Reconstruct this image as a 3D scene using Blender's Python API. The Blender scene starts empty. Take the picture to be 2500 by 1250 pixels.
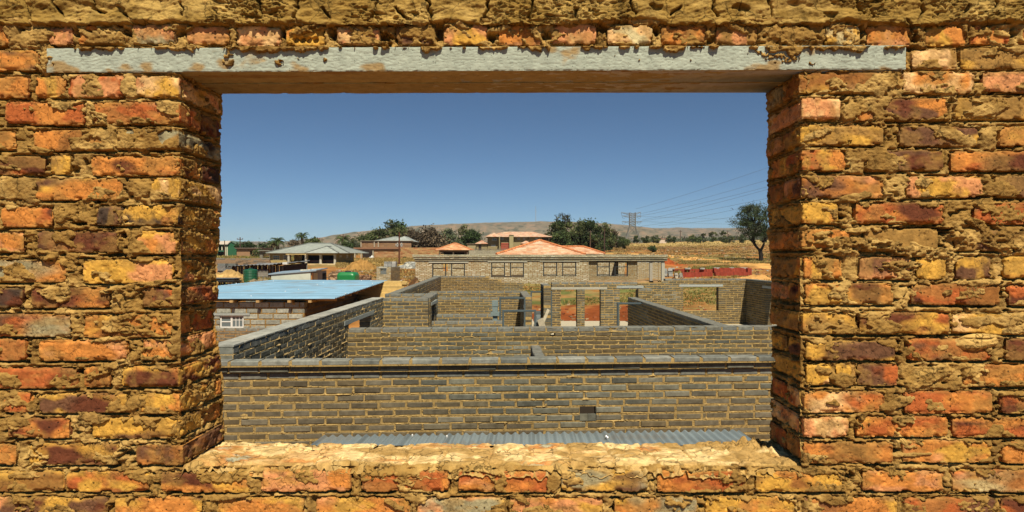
import bpy, math, random
import numpy as np
rnd = random.Random(7)
RS = np.random.RandomState(11)
F, CX, CY = 1520.0, 1290.0, 622.0      # focal length and principal point of the photograph, in its pixels
CZ = 3.1                               # eye height above the building plot; coordinates below are relative to the eye, shifted at the end
SUN_AZ, SUN_EL = 14.5, 54.0            # sun behind the viewer, a little to the right
scn = bpy.context.scene
col = scn.collection

def at(px, py, Y):
    return ((px - CX) / F * Y, Y, (CY - py) / F * Y)
def xat(px, Y): return (px - CX) / F * Y
def zat(py, Y): return (CY - py) / F * Y
def srgb(r, g, b):
    return tuple(((c / 255 + .055) / 1.055) ** 2.4 if c > 10 else c / 255 / 12.92 for c in (r, g, b))

# ---------------------------------------------------------------- noise
def _h(i, j, k, seed):
    n = (i * 374761393 + j * 668265263 + k * 2147483647 % 4294967291 + seed * 974711) & 0xFFFFFFFF
    n = ((n ^ (n >> 13)) * 1274126177) & 0xFFFFFFFF
    n = ((n ^ (n >> 16)) * 2246822519) & 0xFFFFFFFF
    return ((n ^ (n >> 15)) & 0xFFFFFF) / float(0xFFFFFF) * 2 - 1
def noise3(x, y, z, seed=0):
    x = np.asarray(x, float); y = np.asarray(y, float); z = np.asarray(z, float) + 0 * x
    i = np.floor(x).astype(np.int64); j = np.floor(y).astype(np.int64); k = np.floor(z).astype(np.int64)
    f = x - i; g = y - j; h = z - k
    f = f * f * f * (f * (f * 6 - 15) + 10); g = g * g * g * (g * (g * 6 - 15) + 10); h = h * h * h * (h * (h * 6 - 15) + 10)
    r = 0
    for a in (0, 1):
        wa = f if a else 1 - f
        for b in (0, 1):
            wb = g if b else 1 - g
            for c in (0, 1):
                r = r + wa * wb * (h if c else 1 - h) * _h(i + a, j + b, k + c, seed)
    return r
def noise2(x, y, seed=0):
    i = np.floor(x).astype(np.int64); j = np.floor(y).astype(np.int64)
    f = x - i; g = y - j
    f = f * f * f * (f * (f * 6 - 15) + 10); g = g * g * g * (g * (g * 6 - 15) + 10)
    return ((1 - f) * (1 - g) * _h(i, j, 0, seed) + f * (1 - g) * _h(i + 1, j, 0, seed)
            + (1 - f) * g * _h(i, j + 1, 0, seed) + f * g * _h(i + 1, j + 1, 0, seed))
def fbm2(x, y, o=4, seed=0, gain=.5):
    r = 0; a = 1; t = 0
    for k in range(o):
        c, s = math.cos(.6 * k), math.sin(.6 * k)
        r = r + a * noise2((x * c - y * s) * 2 ** k, (x * s + y * c) * 2 ** k, seed + k * 17); t += a; a *= gain
    return r / t * 1.5
def fbm3(x, y, z, o=3, seed=0, gain=.5):
    r = 0; a = 1; t = 0
    for k in range(o):
        r = r + a * noise3(x * 2 ** k + 7.3 * k, y * 2 ** k + 3.1 * k, z * 2 ** k, seed + k * 17); t += a; a *= gain
    return r / t * 1.5
def sst(a, b, x):
    t = np.clip((x - a) / (b - a), 0, 1); return t * t * (3 - 2 * t)

# ---------------------------------------------------------------- mesh builder
class MB:
    def __init__(s): s.v = []; s.c = []; s.q = []; s.t = []; s.n = 0
    def add(s, v, q=None, t=None, c=(1, 1, 1)):
        v = np.asarray(v, float).reshape(-1, 3); m = len(v)
        c = np.asarray(c, float)
        if c.ndim == 1: c = np.tile(c[:3], (m, 1))
        s.v.append(v); s.c.append(c)
        if q is not None and len(q): s.q.append(np.asarray(q, np.int64).reshape(-1, 4) + s.n)
        if t is not None and len(t): s.t.append(np.asarray(t, np.int64).reshape(-1, 3) + s.n)
        s.n += m
    BQ = [[0, 1, 3, 2], [4, 6, 7, 5], [0, 4, 5, 1], [2, 3, 7, 6], [0, 2, 6, 4], [1, 5, 7, 3]]
    def box(s, x0, x1, y0, y1, z0, z1, c=(1, 1, 1), rot=0, piv=None):
        v = np.array([[x, y, z] for x in (x0, x1) for y in (y0, y1) for z in (z0, z1)], float)
        if rot:
            p = piv or ((x0 + x1) / 2, (y0 + y1) / 2)
            v = rotz(v, rot, p)
        s.add(v, s.BQ, None, c)
    def obox(s, o, e1, e2, e3, c=(1, 1, 1)):
        o = np.array(o, float); e1 = np.array(e1, float); e2 = np.array(e2, float); e3 = np.array(e3, float)
        s.add([o + a * e1 + b * e2 + d * e3 for a in (0, 1) for b in (0, 1) for d in (0, 1)], s.BQ, None, c)
    def poly(s, pts, c=(1, 1, 1)):
        n = len(pts)
        if n == 4: s.add(pts, [[0, 1, 2, 3]], None, c)
        else: s.add(pts, None, [[0, i, i + 1] for i in range(1, n - 1)], c)
    def slab(s, pts, thick, c=(1, 1, 1)):
        """polygon extruded by a vector"""
        p = np.array(pts, float); d = np.array(thick, float); n = len(p)
        v = np.vstack([p, p + d]); t = [[0, i, i + 1] for i in range(1, n - 1)] + [[n, n + i + 1, n + i] for i in range(1, n - 1)]
        q = [[i, (i + 1) % n, n + (i + 1) % n, n + i] for i in range(n)]
        s.add(v, q, t, c)
    def tube(s, p0, p1, r0, r1=None, n=6, c=(1, 1, 1), caps=True):
        r1 = r0 if r1 is None else r1
        p0 = np.array(p0, float); p1 = np.array(p1, float); d = p1 - p0; L = np.linalg.norm(d)
        if L < 1e-6: return
        d /= L; a = np.cross(d, (0, 0, 1) if abs(d[2]) < .9 else (1, 0, 0)); a /= np.linalg.norm(a); b = np.cross(d, a)
        k = np.arange(n) * 2 * math.pi / n
        ring = np.cos(k)[:, None] * a + np.sin(k)[:, None] * b
        v = np.vstack([p0 + ring * r0, p1 + ring * r1])
        q = [[i, (i + 1) % n, n + (i + 1) % n, n + i] for i in range(n)]
        t = []
        if caps: t = [[0, i + 1, i] for i in range(1, n - 1)] + [[n, n + i, n + i + 1] for i in range(1, n - 1)]
        s.add(v, q, t, c)
    def path(s, pts, r, n=6, c=(1, 1, 1)):
        """a tube through points; r number or list"""
        pts = np.array(pts, float); m = len(pts); r = np.ones(m) * np.array(r)
        k = np.arange(n) * 2 * math.pi / n; vs = []
        for i in range(m):
            d = pts[min(i + 1, m - 1)] - pts[max(i - 1, 0)]; d /= np.linalg.norm(d) + 1e-9
            a = np.cross(d, (0, 0, 1) if abs(d[2]) < .95 else (1, 0, 0)); a /= np.linalg.norm(a); b = np.cross(d, a)
            vs.append(pts[i] + (np.cos(k)[:, None] * a + np.sin(k)[:, None] * b) * r[i])
        q = [[i * n + j, i * n + (j + 1) % n, (i + 1) * n + (j + 1) % n, (i + 1) * n + j] for i in range(m - 1) for j in range(n)]
        t = [[0, j + 1, j] for j in range(1, n - 1)] + [[(m - 1) * n, (m - 1) * n + j, (m - 1) * n + j + 1] for j in range(1, n - 1)]
        s.add(np.vstack(vs), q, t, c)
    def lathe(s, cx, cy, prof, n=24, c=(1, 1, 1)):
        k = np.arange(n) * 2 * math.pi / n
        v = np.vstack([np.stack([cx + np.cos(k) * r, cy + np.sin(k) * r, np.full(n, z)], 1) for r, z in prof]); m = len(prof)
        q = [[i * n + j, i * n + (j + 1) % n, (i + 1) * n + (j + 1) % n, (i + 1) * n + j] for i in range(m - 1) for j in range(n)]
        t = [[(m - 1) * n, (m - 1) * n + j, (m - 1) * n + j + 1] for j in range(1, n - 1)]
        s.add(v, q, t, c)
    def grid(s, V, keep=None, c=(1, 1, 1)):
        """V (n,m,3); keep (n-1,m-1) mask of faces"""
        n, m = V.shape[:2]; idx = np.arange(n * m).reshape(n, m)
        q = np.stack([idx[:-1, :-1], idx[1:, :-1], idx[1:, 1:], idx[:-1, 1:]], -1)
        q = q[keep] if keep is not None else q.reshape(-1, 4)
        C = c if np.ndim(c) == 1 else np.asarray(c).reshape(-1, 3)
        v = V.reshape(-1, 3)
        if keep is not None:
            used = np.zeros(n * m, bool); used[q.ravel()] = True
            mp = np.cumsum(used) - 1; v = v[used]; q = mp[q]
            if np.ndim(C) == 2: C = C[used]
        s.add(v, q, None, C)
    def build(s, name, mat, parent=None, smooth=False, origin=None):
        v = np.vstack(s.v); c = np.vstack(s.c)
        if parent is not None: org = np.array(wloc(parent))
        elif origin is not None: org = np.array(origin, float)
        else:
            lo, hi = v.min(0), v.max(0); org = np.array([(lo[0] + hi[0]) / 2, (lo[1] + hi[1]) / 2, lo[2]])
        v = v - org
        q = np.vstack(s.q) if s.q else np.zeros((0, 4), np.int64); t = np.vstack(s.t) if s.t else np.zeros((0, 3), np.int64)
        me = bpy.data.meshes.new(name)
        me.vertices.add(len(v)); me.vertices.foreach_set('co', v.astype(np.float32).ravel())
        nl = q.size + t.size; me.loops.add(nl)
        me.loops.foreach_set('vertex_index', np.concatenate([q.ravel(), t.ravel()]).astype(np.int32))
        npoly = len(q) + len(t); me.polygons.add(npoly)
        st = np.concatenate([np.arange(len(q)) * 4, q.size + np.arange(len(t)) * 3]).astype(np.int32)
        me.polygons.foreach_set('loop_start', st)
        me.polygons.foreach_set('use_smooth', np.full(npoly, smooth))
        at_ = me.attributes.new('Col', 'FLOAT_COLOR', 'POINT')
        at_.data.foreach_set('color', np.hstack([c, np.ones((len(c), 1))]).astype(np.float32).ravel())
        me.update(calc_edges=True); me.validate()
        me.materials.append(mat)
        o = bpy.data.objects.new(name, me); col.objects.link(o)
        if parent is not None: o.parent = parent
        else: o.location = org
        return o
def wloc(o):
    p = np.array(o.location, float)
    while o.parent: o = o.parent; p = p + np.array(o.location)
    return p
def rotz(v, a, p):
    v = np.array(v, float); c, s_ = math.cos(a), math.sin(a); x = v[..., 0] - p[0]; y = v[..., 1] - p[1]
    v[..., 0] = p[0] + c * x - s_ * y; v[..., 1] = p[1] + s_ * x + c * y
    return v
def tag(o, label, cat, group=None):
    o['label'] = label; o['category'] = cat; o['kind'] = 'thing'
    if group: o['group'] = group
    return o
def thing(name, label, cat, loc, group=None):
    o = bpy.data.objects.new(name, None); col.objects.link(o); o.location = loc; o.empty_display_size = .2
    return tag(o, label, cat, group)
def struct(o, kind='structure'):
    o['kind'] = kind; return o

# ---------------------------------------------------------------- materials (all node based, tinted by a mesh attribute)
def mat(name, rough=.9, scale=8, amt=.35, bump=.3, bscale=None, metal=0, spec=.3, specks=0, speck_scale=60, cracks=0, crack_scale=22, bdist=.02, tone=.80):
    m = bpy.data.materials.new(name); m.use_nodes = True
    nt = m.node_tree; N = nt.nodes; L = nt.links; b = N['Principled BSDF']
    a = N.new('ShaderNodeAttribute'); a.attribute_name = 'Col'
    g = N.new('ShaderNodeNewGeometry')
    no = N.new('ShaderNodeTexNoise'); no.inputs['Scale'].default_value = scale; no.inputs['Detail'].default_value = 7; no.inputs['Roughness'].default_value = .65
    L.new(g.outputs['Position'], no.inputs['Vector'])
    mr = N.new('ShaderNodeMapRange'); mr.inputs[1].default_value = .3; mr.inputs[2].default_value = .7
    mr.inputs[3].default_value = (1 - amt) * tone; mr.inputs[4].default_value = (1 + amt) * tone
    L.new(no.outputs['Fac'], mr.inputs[0])
    mx = N.new('ShaderNodeMix'); mx.data_type = 'RGBA'; mx.blend_type = 'MULTIPLY'; mx.inputs[0].default_value = 1
    L.new(a.outputs['Color'], mx.inputs[6]); L.new(mr.outputs[0], mx.inputs[7]); out = mx.outputs[2]
    if specks:
        vo = N.new('ShaderNodeTexVoronoi'); vo.inputs['Scale'].default_value = speck_scale; L.new(g.outputs['Position'], vo.inputs['Vector'])
        m2 = N.new('ShaderNodeMapRange'); m2.inputs[1].default_value = .20; m2.inputs[2].default_value = .30; m2.inputs[3].default_value = 1 - specks; m2.inputs[4].default_value = 1
        sp_ = N.new('ShaderNodeSeparateColor'); L.new(vo.outputs['Color'], sp_.inputs[0]); ma = N.new('ShaderNodeMath'); ma.operation = 'MULTIPLY_ADD'; L.new(sp_.outputs[0], ma.inputs[0]); ma.inputs[1].default_value = .42; L.new(vo.outputs['Distance'], ma.inputs[2]); L.new(ma.outputs[0], m2.inputs[0])
        m3 = N.new('ShaderNodeMix'); m3.data_type = 'RGBA'; m3.blend_type = 'MULTIPLY'; m3.inputs[0].default_value = 1
        L.new(out, m3.inputs[6]); L.new(m2.outputs[0], m3.inputs[7]); out = m3.outputs[2]
    crk = None
    if cracks:
        wn = N.new('ShaderNodeTexNoise'); wn.inputs['Scale'].default_value = crack_scale * 1.6; wn.inputs['Detail'].default_value = 4; L.new(g.outputs['Position'], wn.inputs['Vector'])
        ad = N.new('ShaderNodeVectorMath'); ad.operation = 'MULTIPLY_ADD'; L.new(wn.outputs['Color'], ad.inputs[0]); ad.inputs[1].default_value = (.9 / crack_scale,) * 3; L.new(g.outputs['Position'], ad.inputs[2])
        vc = N.new('ShaderNodeTexVoronoi'); vc.feature = 'DISTANCE_TO_EDGE'; vc.inputs['Scale'].default_value = crack_scale; L.new(ad.outputs[0], vc.inputs['Vector'])
        c1 = N.new('ShaderNodeMapRange'); c1.inputs[1].default_value = .012; c1.inputs[2].default_value = .045; L.new(vc.outputs['Distance'], c1.inputs[0])
        mk = N.new('ShaderNodeTexNoise'); mk.inputs['Scale'].default_value = 9; L.new(g.outputs['Position'], mk.inputs['Vector'])
        c2 = N.new('ShaderNodeMapRange'); c2.inputs[1].default_value = .42; c2.inputs[2].default_value = .55; c2.inputs[3].default_value = 1; c2.inputs[4].default_value = 0; L.new(mk.outputs['Fac'], c2.inputs[0])
        c3 = N.new('ShaderNodeMath'); c3.operation = 'MAXIMUM'; L.new(c1.outputs[0], c3.inputs[0]); L.new(c2.outputs[0], c3.inputs[1]); crk = c3.outputs[0]
        c4 = N.new('ShaderNodeMapRange'); c4.inputs[3].default_value = 1 - cracks; c4.inputs[4].default_value = 1; L.new(crk, c4.inputs[0])
        m4 = N.new('ShaderNodeMix'); m4.data_type = 'RGBA'; m4.blend_type = 'MULTIPLY'; m4.inputs[0].default_value = 1
        L.new(out, m4.inputs[6]); L.new(c4.outputs[0], m4.inputs[7]); out = m4.outputs[2]
    L.new(out, b.inputs['Base Color'])
    b.inputs['Roughness'].default_value = rough; b.inputs['Metallic'].default_value = metal; b.inputs['Specular IOR Level'].default_value = spec
    if bump:
        nb = N.new('ShaderNodeTexNoise'); nb.inputs['Scale'].default_value = bscale or scale * 4; nb.inputs['Detail'].default_value = 8; nb.inputs['Roughness'].default_value = .7
        L.new(g.outputs['Position'], nb.inputs['Vector'])
        bp = N.new('ShaderNodeBump'); bp.inputs['Strength'].default_value = bump; bp.inputs['Distance'].default_value = bdist
        L.new(nb.outputs['Fac'], bp.inputs['Height']); L.new(bp.outputs['Normal'], b.inputs['Normal'])
    return m
M_wall = mat('weathered_brick', .92, 34, .34, .45, 190, spec=.15, specks=.75, speck_scale=62, cracks=.5, crack_scale=34, bdist=.004)
M_mud = mat('mud_mortar', .97, 26, .30, .7, 210, spec=.08, cracks=.65, crack_scale=15, bdist=.006)
M_lint = mat('cast_concrete', .95, 26, .2, .5, 260, spec=.1, bdist=.002, specks=.55, speck_scale=120)
M_block = mat('cement_block', .95, 11, .36, .35, 60, spec=.12, bdist=.01)
M_soil = mat('dry_soil', .98, .9, .3, .5, 6, spec=.05, bdist=.05)
M_leaf = mat('foliage', .75, 3, .25, 0, spec=.2, tone=1)
M_bark = mat('bark', .95, 6, .3, .4, 30, spec=.1)
M_plaster = mat('plaster', .9, 1.5, .12, .1, 20, spec=.15)
M_paint = mat('paint', .45, 3, .08, 0, spec=.4)
M_plastic = mat('moulded_plastic', .35, 2, .08, 0, spec=.5)
M_sheet = mat('galvanised_sheet', .42, 1.6, .10, .05, 12, metal=.35, spec=.5)
M_steel = mat('painted_steel', .55, 4, .15, 0, spec=.4)
M_wood = mat('sawn_timber', .85, 5, .2, .1, 40, spec=.2)
M_tile = mat('roof_tile', .85, 2.5, .22, .1, 10, spec=.2)
M_dark = mat('dark_void', .95, 2, .2, 0, spec=.1)
M_rock = mat('stone', .95, 3, .3, .4, 20, spec=.1)
M_grass = mat('dry_grass', .95, .7, .3, 0, spec=.05)
M_pane = mat('window_glass', .12, 1, .1, 0, spec=.6)
# ================================================================ the brick wall the view is framed by
Y0 = 2.24; TH = .31; SC = Y0 / F                 # front face distance, thickness, metres per photo pixel on the face
fx = lambda p: (p - CX) * SC
fz = lambda p: (CY - p) * SC
K = dict(o=(.63, .240, .050), r=(.47, .125, .032), d=(.150, .046, .020), y=(.68, .37, .060), p=(.70, .30, .115), c=(.84, .51, .21),
         w=(.66, .55, .28), b=(.31, .125, .03), u=(.165, .075, .036), g=(.36, .31, .17), m=(.36, .195, .05), n=(.07, .045, .03))
MUD = np.array((.35, .20, .052)); MUDP = np.array((.52, .325, .100))
ROWS = """
62 110|0-24 om,118-176 pu,189-298 oy,323-427 pg,454-561 po,576-683 cp,698-793 oy,821-926 cp,967-1062 um,1083-1191 py,1217-1322 op,1346-1456 pc,1483-1593 wc,1614-1724 ob,1749-1850 pm,2016-2099 yw,2117-2225 op,2261-2362 oy,2369-2466 or,2488-2500 ro
122 172|0-93 yuo
117 167|2227-2338 cm,2346-2500 my
184 240|0-68 ro,85-160 oy,166-302 rpu,331-438 cpy
249 303|12-205 rop,222-437 opr
318 366|0-38 ob,80-281 obm,286-436 gmn
381 427|0-111 dr,116-172 ym,221-436 ord
436 488|86-301 yuo,368-438 yc
502 553|2-128 ord,235-297 nu,299-434 yno
566 618|0-56 po,86-294 udr,318-430 ypo
636 690|0-160 yog,200-420 ypo
703 753|0-56 dn,73-266 ord,346-428 dru
769 822|0-170 rug,200-416 oyb
829 881|0-60 ro,93-310 opb,343-424 op
896 948|0-187 dur,205-268 bo,296-437 oyd
959 1009|8-75 ro,90-310 yud,339-439 yo
1023 1072|18-170 ord,222-438 yud
1086 1136|0-40 om,68-287 yed,331-446 bou
1150 1202|0-155 yb,161-366 ryo,392-620 ydo,637-857 poy,880-1097 rop,1118-1347 opr,1370-1582 yug,1605-1822 opr,1845-2063 ybo,2105-2306 opr,2326-2500 yrw
1216 1268|0-38 pu,50-264 uyd,277-492 yuo,530-741 ypo,770-1002 oyp,1018-1236 pgy,1242-1472 pyo,1500-1703 oyg,1722-1945 yo,1962-2192 yuo,2206-2432 dru,2444-2500 rd
1282 1334|0-150 yo,165-380 od,400-610 yo,630-850 po,870-1090 ro,1110-1330 yo,1350-1570 du,1590-1810 oy,1830-2050 or,2070-2290 yo,2310-2500 ro
175 228|1951-2166 ycb,2204-2379 cop,2400-2500 pu
238 293|1956-2052 pc,2088-2314 oud,2330-2500 ym
306 356|1952-2158 ybm,2196-2392 uyd,2440-2500 oy
367 419|1957-2066 oyr,2116-2306 uyd,2320-2500 rod
431 482|1955-2158 opu,2213-2402 pyo,2430-2500 mu
496 548|1959-2046 yo,2088-2304 ord,2378-2500 ru
561 612|1958-2080 om,2110-2290 mo,2330-2442 um
628 681|1964-2056 yom,2098-2226 rpu,2236-2310 ym,2332-2422 uy,2450-2500 yo
694 746|1966-2182 oyd,2224-2442 rdb,2464-2500 dr
765 817|1961-2090 yom,2097-2320 yrd,2326-2500 cy
830 881|1967-2191 yud,2214-2422 rou,2455-2500 ud
890 943|1969-2032 yc,2040-2092 my,2094-2196 udr,2353-2500 or
957 1009|1964-2162 ocr,2208-2422 rdo,2444-2500 rd
1018 1068|1962-2072 cp,2092-2316 oyr,2327-2500 rdo
1079 1132|1962-2182 bor,2204-2422 oyp,2447-2500 ro
"""
# mud smeared over brick faces: x, y, rx, ry, tilt in degrees, height in mm
SMEARS = [(75, 92, 60, 22, -10, 9), (440, 70, 40, 9, 0, 12), (1010, 78, 52, 16, 4, 9), (760, 70, 60, 11, -12, 14), (1930, 85, 80, 26, 4, 10), (1800, 70, 40, 9, 20, 9),
          (1220, 72, 40, 8, -10, 10), (1130, 64, 30, 8, 20, 8), (2240, 84, 22, 18, 0, 10), (315, 215, 26, 26, -30, 7), (120, 150, 28, 22, 20, 10), (560, 145, 18, 24, 0, 11),
          (680, 155, 18, 12, 0, 13), (795, 148, 6, 6, 0, 12), (1900, 140, 110, 16, 8, 8), (2060, 150, 60, 9, 10, 5), (2140, 205, 26, 36, 10, 9), (2180, 200, 30, 20, 0, 8), (2080, 275, 24, 24, -30, 8),
          (2410, 265, 70, 16, -12, 8), (2320, 330, 60, 20, 15, 8), (2160, 390, 50, 30, 20, 6), (1990, 330, 60, 10, -20, 7), (40, 460, 60, 34, 10, 7), (340, 460, 40, 26, 20, 9),
          (150, 530, 26, 22, -60, 10), (210, 535, 24, 16, 30, 8), (110, 625, 36, 16, 10, 12), (60, 668, 40, 10, 25, 8), (300, 745, 30, 30, 10, 13), (310, 722, 25, 14, -15, 12), (330, 700, 90, 9, -10, 12),
          (300, 775, 40, 10, -15, 10), (20, 930, 40, 22, 10, 7), (250, 905, 70, 12, -28, 12), (330, 985, 30, 16, -25, 7), (225, 1020, 44, 16, 10, 6), (300, 1110, 30, 14, -10, 12), (60, 1160, 50, 10, 0, 8),
          (2100, 595, 130, 16, 4, 17), (2230, 610, 110, 22, 8, 15), (2330, 570, 60, 18, 20, 14), (2440, 590, 50, 26, 15, 16), (2130, 560, 70, 10, -6, 12), (2060, 610, 40, 14, 0, 12), (2010, 575, 30, 12, 0, 11),
          (2380, 545, 34, 14, 30, 15), (2200, 645, 60, 12, 0, 11), (2390, 690, 70, 9, 0, 9), (2020, 665, 14, 12, 0, 12), (2090, 480, 50, 12, -10, 8), (2250, 445, 30, 14, 0, 6), (2260, 478, 12, 8, 0, 9),
          (2300, 850, 20, 10, -10, 5), (2385, 785, 60, 14, -5, 5), (2310, 716, 18, 9, -20, 11), (2260, 925, 76, 20, -24, 10), (2190, 985, 50, 12, -20, 9), (2060, 925, 34, 24, 10, 7), (2010, 905, 24, 10, 10, 9),
          (2440, 460, 50, 20, 10, 7), (2230, 1110, 50, 6, -4, 5), (2000, 1150, 60, 8, 0, 6), (560, 1215, 60, 7, -8, 8), (960, 1232, 40, 9, 30, 7), (1350, 1180, 18, 30, 10, 5), (500, 1138, 60, 8, -6, 8),
          (30, 75, 22, 20, 0, 10), (420, 350, 26, 14, -10, 8), (20, 410, 40, 5, 8, 7), (95, 365, 40, 8, 10, 10), (260, 830, 50, 7, -6, 8), (330, 870, 14, 20, 20, 8), (200, 875, 22, 5, 0, 6)]
# dark gaps left in the joints: x, y, rx, ry, depth in mm
HOLES = [(183, 78, 6, 9, 60), (312, 80, 9, 8, 40), (440, 82, 12, 6, 50), (690, 82, 9, 13, 60), (810, 80, 9, 12, 60), (945, 92, 15, 9, 60), (1073, 80, 8, 16, 60), (1203, 90, 9, 8, 50), (1334, 88, 10, 9, 50),
         (1470, 70, 12, 8, 50), (1604, 75, 9, 12, 60), (1735, 100, 6, 8, 30), (2106, 75, 7, 10, 50), (2236, 95, 7, 12, 50), (2475, 80, 8, 10, 50), (205, 445, 5, 4, 20), (308, 300, 6, 5, 30), (206, 395, 5, 8, 30),
         (70, 840, 5, 10, 45), (60, 885, 6, 6, 30), (192, 907, 9, 10, 50), (80, 965, 8, 4, 40), (298, 575, 7, 7, 45), (270, 623, 22, 4, 45), (192, 545, 16, 4, 45), (145, 562, 8, 4, 40), (75, 720, 6, 14, 45), (195, 665, 4, 10, 40),
         (310, 1108, 14, 8, 50), (225, 1062, 8, 5, 40), (160, 1150, 5, 7, 40), (185, 1153, 5, 5, 40), (50, 1235, 14, 6, 50), (270, 1240, 6, 6, 40), (2230, 115, 7, 8, 40), (2342, 130, 6, 14, 50), (2197, 835, 7, 4, 60), (2198, 863, 8, 5, 60),
         (2250, 560, 60, 5, 55), (2300, 570, 10, 6, 50), (2055, 530, 8, 5, 45), (2090, 780, 6, 9, 50), (2103, 800, 7, 9, 45), (2450, 715, 8, 12, 55), (2320, 1025, 6, 14, 55), (2435, 990, 6, 8, 40), (2190, 1100, 9, 4, 50), (2430, 1205, 6, 14, 55),
         (2075, 1165, 9, 10, 40), (2290, 600, 14, 5, 40), (2150, 600, 14, 5, 35), (2350, 610, 10, 5, 35), (2440, 500, 12, 4, 40), (2060, 240, 10, 4, 40), (2360, 235, 8, 6, 45), (2430, 215, 8, 10, 40), (2395, 480, 30, 3, 40), (1500, 1245, 6, 6, 30)]
# shrinkage cracks in the mud course on top
CRACKS = [[(132, 0), (140, 18), (158, 45)], [(235, 0), (228, 22), (262, 35)], [(300, 32), (330, 58)], [(632, 0), (640, 48)], [(732, -5), (722, 30), (716, 45), (735, 62)], [(790, 22), (806, 46)], [(924, 0), (915, 32), (905, 54)], [(966, 22), (996, 50)],
          [(1043, 0), (1056, 55)], [(1195, 5), (1182, 46), (1178, 58)], [(1305, 0), (1290, 48)], [(1406, 24), (1402, 48)], [(1537, 0), (1548, 36)], [(1660, 20), (1636, 40)], [(1737, 0), (1736, 26), (1748, 42)], [(1873, 0), (1885, 40)], [(2090, 0), (2100, 36)], [(2120, 30), (2132, 50)],
          [(2240, 0), (2250, 30), (2236, 56)], [(2360, 14), (2350, 40)], [(2205, 52), (2215, 62)], [(60, 0), (80, 60)], [(445, 8), (452, 40)], [(2430, 5), (2424, 40)]]
BR = []                                    # x0,x1,y0,y1,kinds, rotation
for ln in ROWS.strip().split('\n'):
    yy, bs = ln.split('|'); a, b = map(float, yy.split())
    for it in bs.split(','):
        xs, k = it.split(); x0, x1 = map(float, xs.split('-'))
        if x0 == 0: x0 = -130 - rnd.random() * 40
        if x1 == 2500: x1 = 2640 + rnd.random() * 40
        BR.append([x0, x1, a + rnd.uniform(-3, 2), b + rnd.uniform(-2, 3), k.replace('e', 'y'), rnd.uniform(-.011, .011)])
def brick_colour(u, v, w, k, seed):
    """u,v in 0..1 along the face; flashed, patchy kiln colours of the clay itself"""
    n = lambda sc, s: fbm2(u * sc + seed * 3.7, v * sc * .45 + seed * 1.3 + w * 4, 3, s)
    base = np.array(K[k[0]]); C = np.tile(base, (len(u), 1))
    if len(k) > 1:
        f = sst(-.15, .4, n(2.6, 5) + .1 * np.sin(u * 7 + seed))[:, None]; C = C * (1 - f) + np.array(K[k[1]]) * f
    if len(k) > 2:
        e = 1 - np.abs(u - .5) * 2 + .4 * (1 - np.abs(v - .5) * 2)
        f = sst(.1, .75, n(2.1, 9) + .28 * e)[:, None]; C = C * (1 - f) + np.array(K[k[2]]) * f
    # bruises and mud film
    f = sst(.35, .6, n(5, 21))[:, None] * .5; C = C * (1 - f) + C * .55 * f
    f = sst(-.05, .6, n(3, 33) + .3 * n(11, 34))[:, None] * .5; C = C * (1 - f) + MUD * f
    edge = np.minimum(np.minimum(u, 1 - u) * 4, np.minimum(v, 1 - v))
    f = (1 - sst(.02, .16, edge + .05 * n(9, 41)))[:, None] * .4; C = C * (1 - f) + MUD * f
    return C
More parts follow.
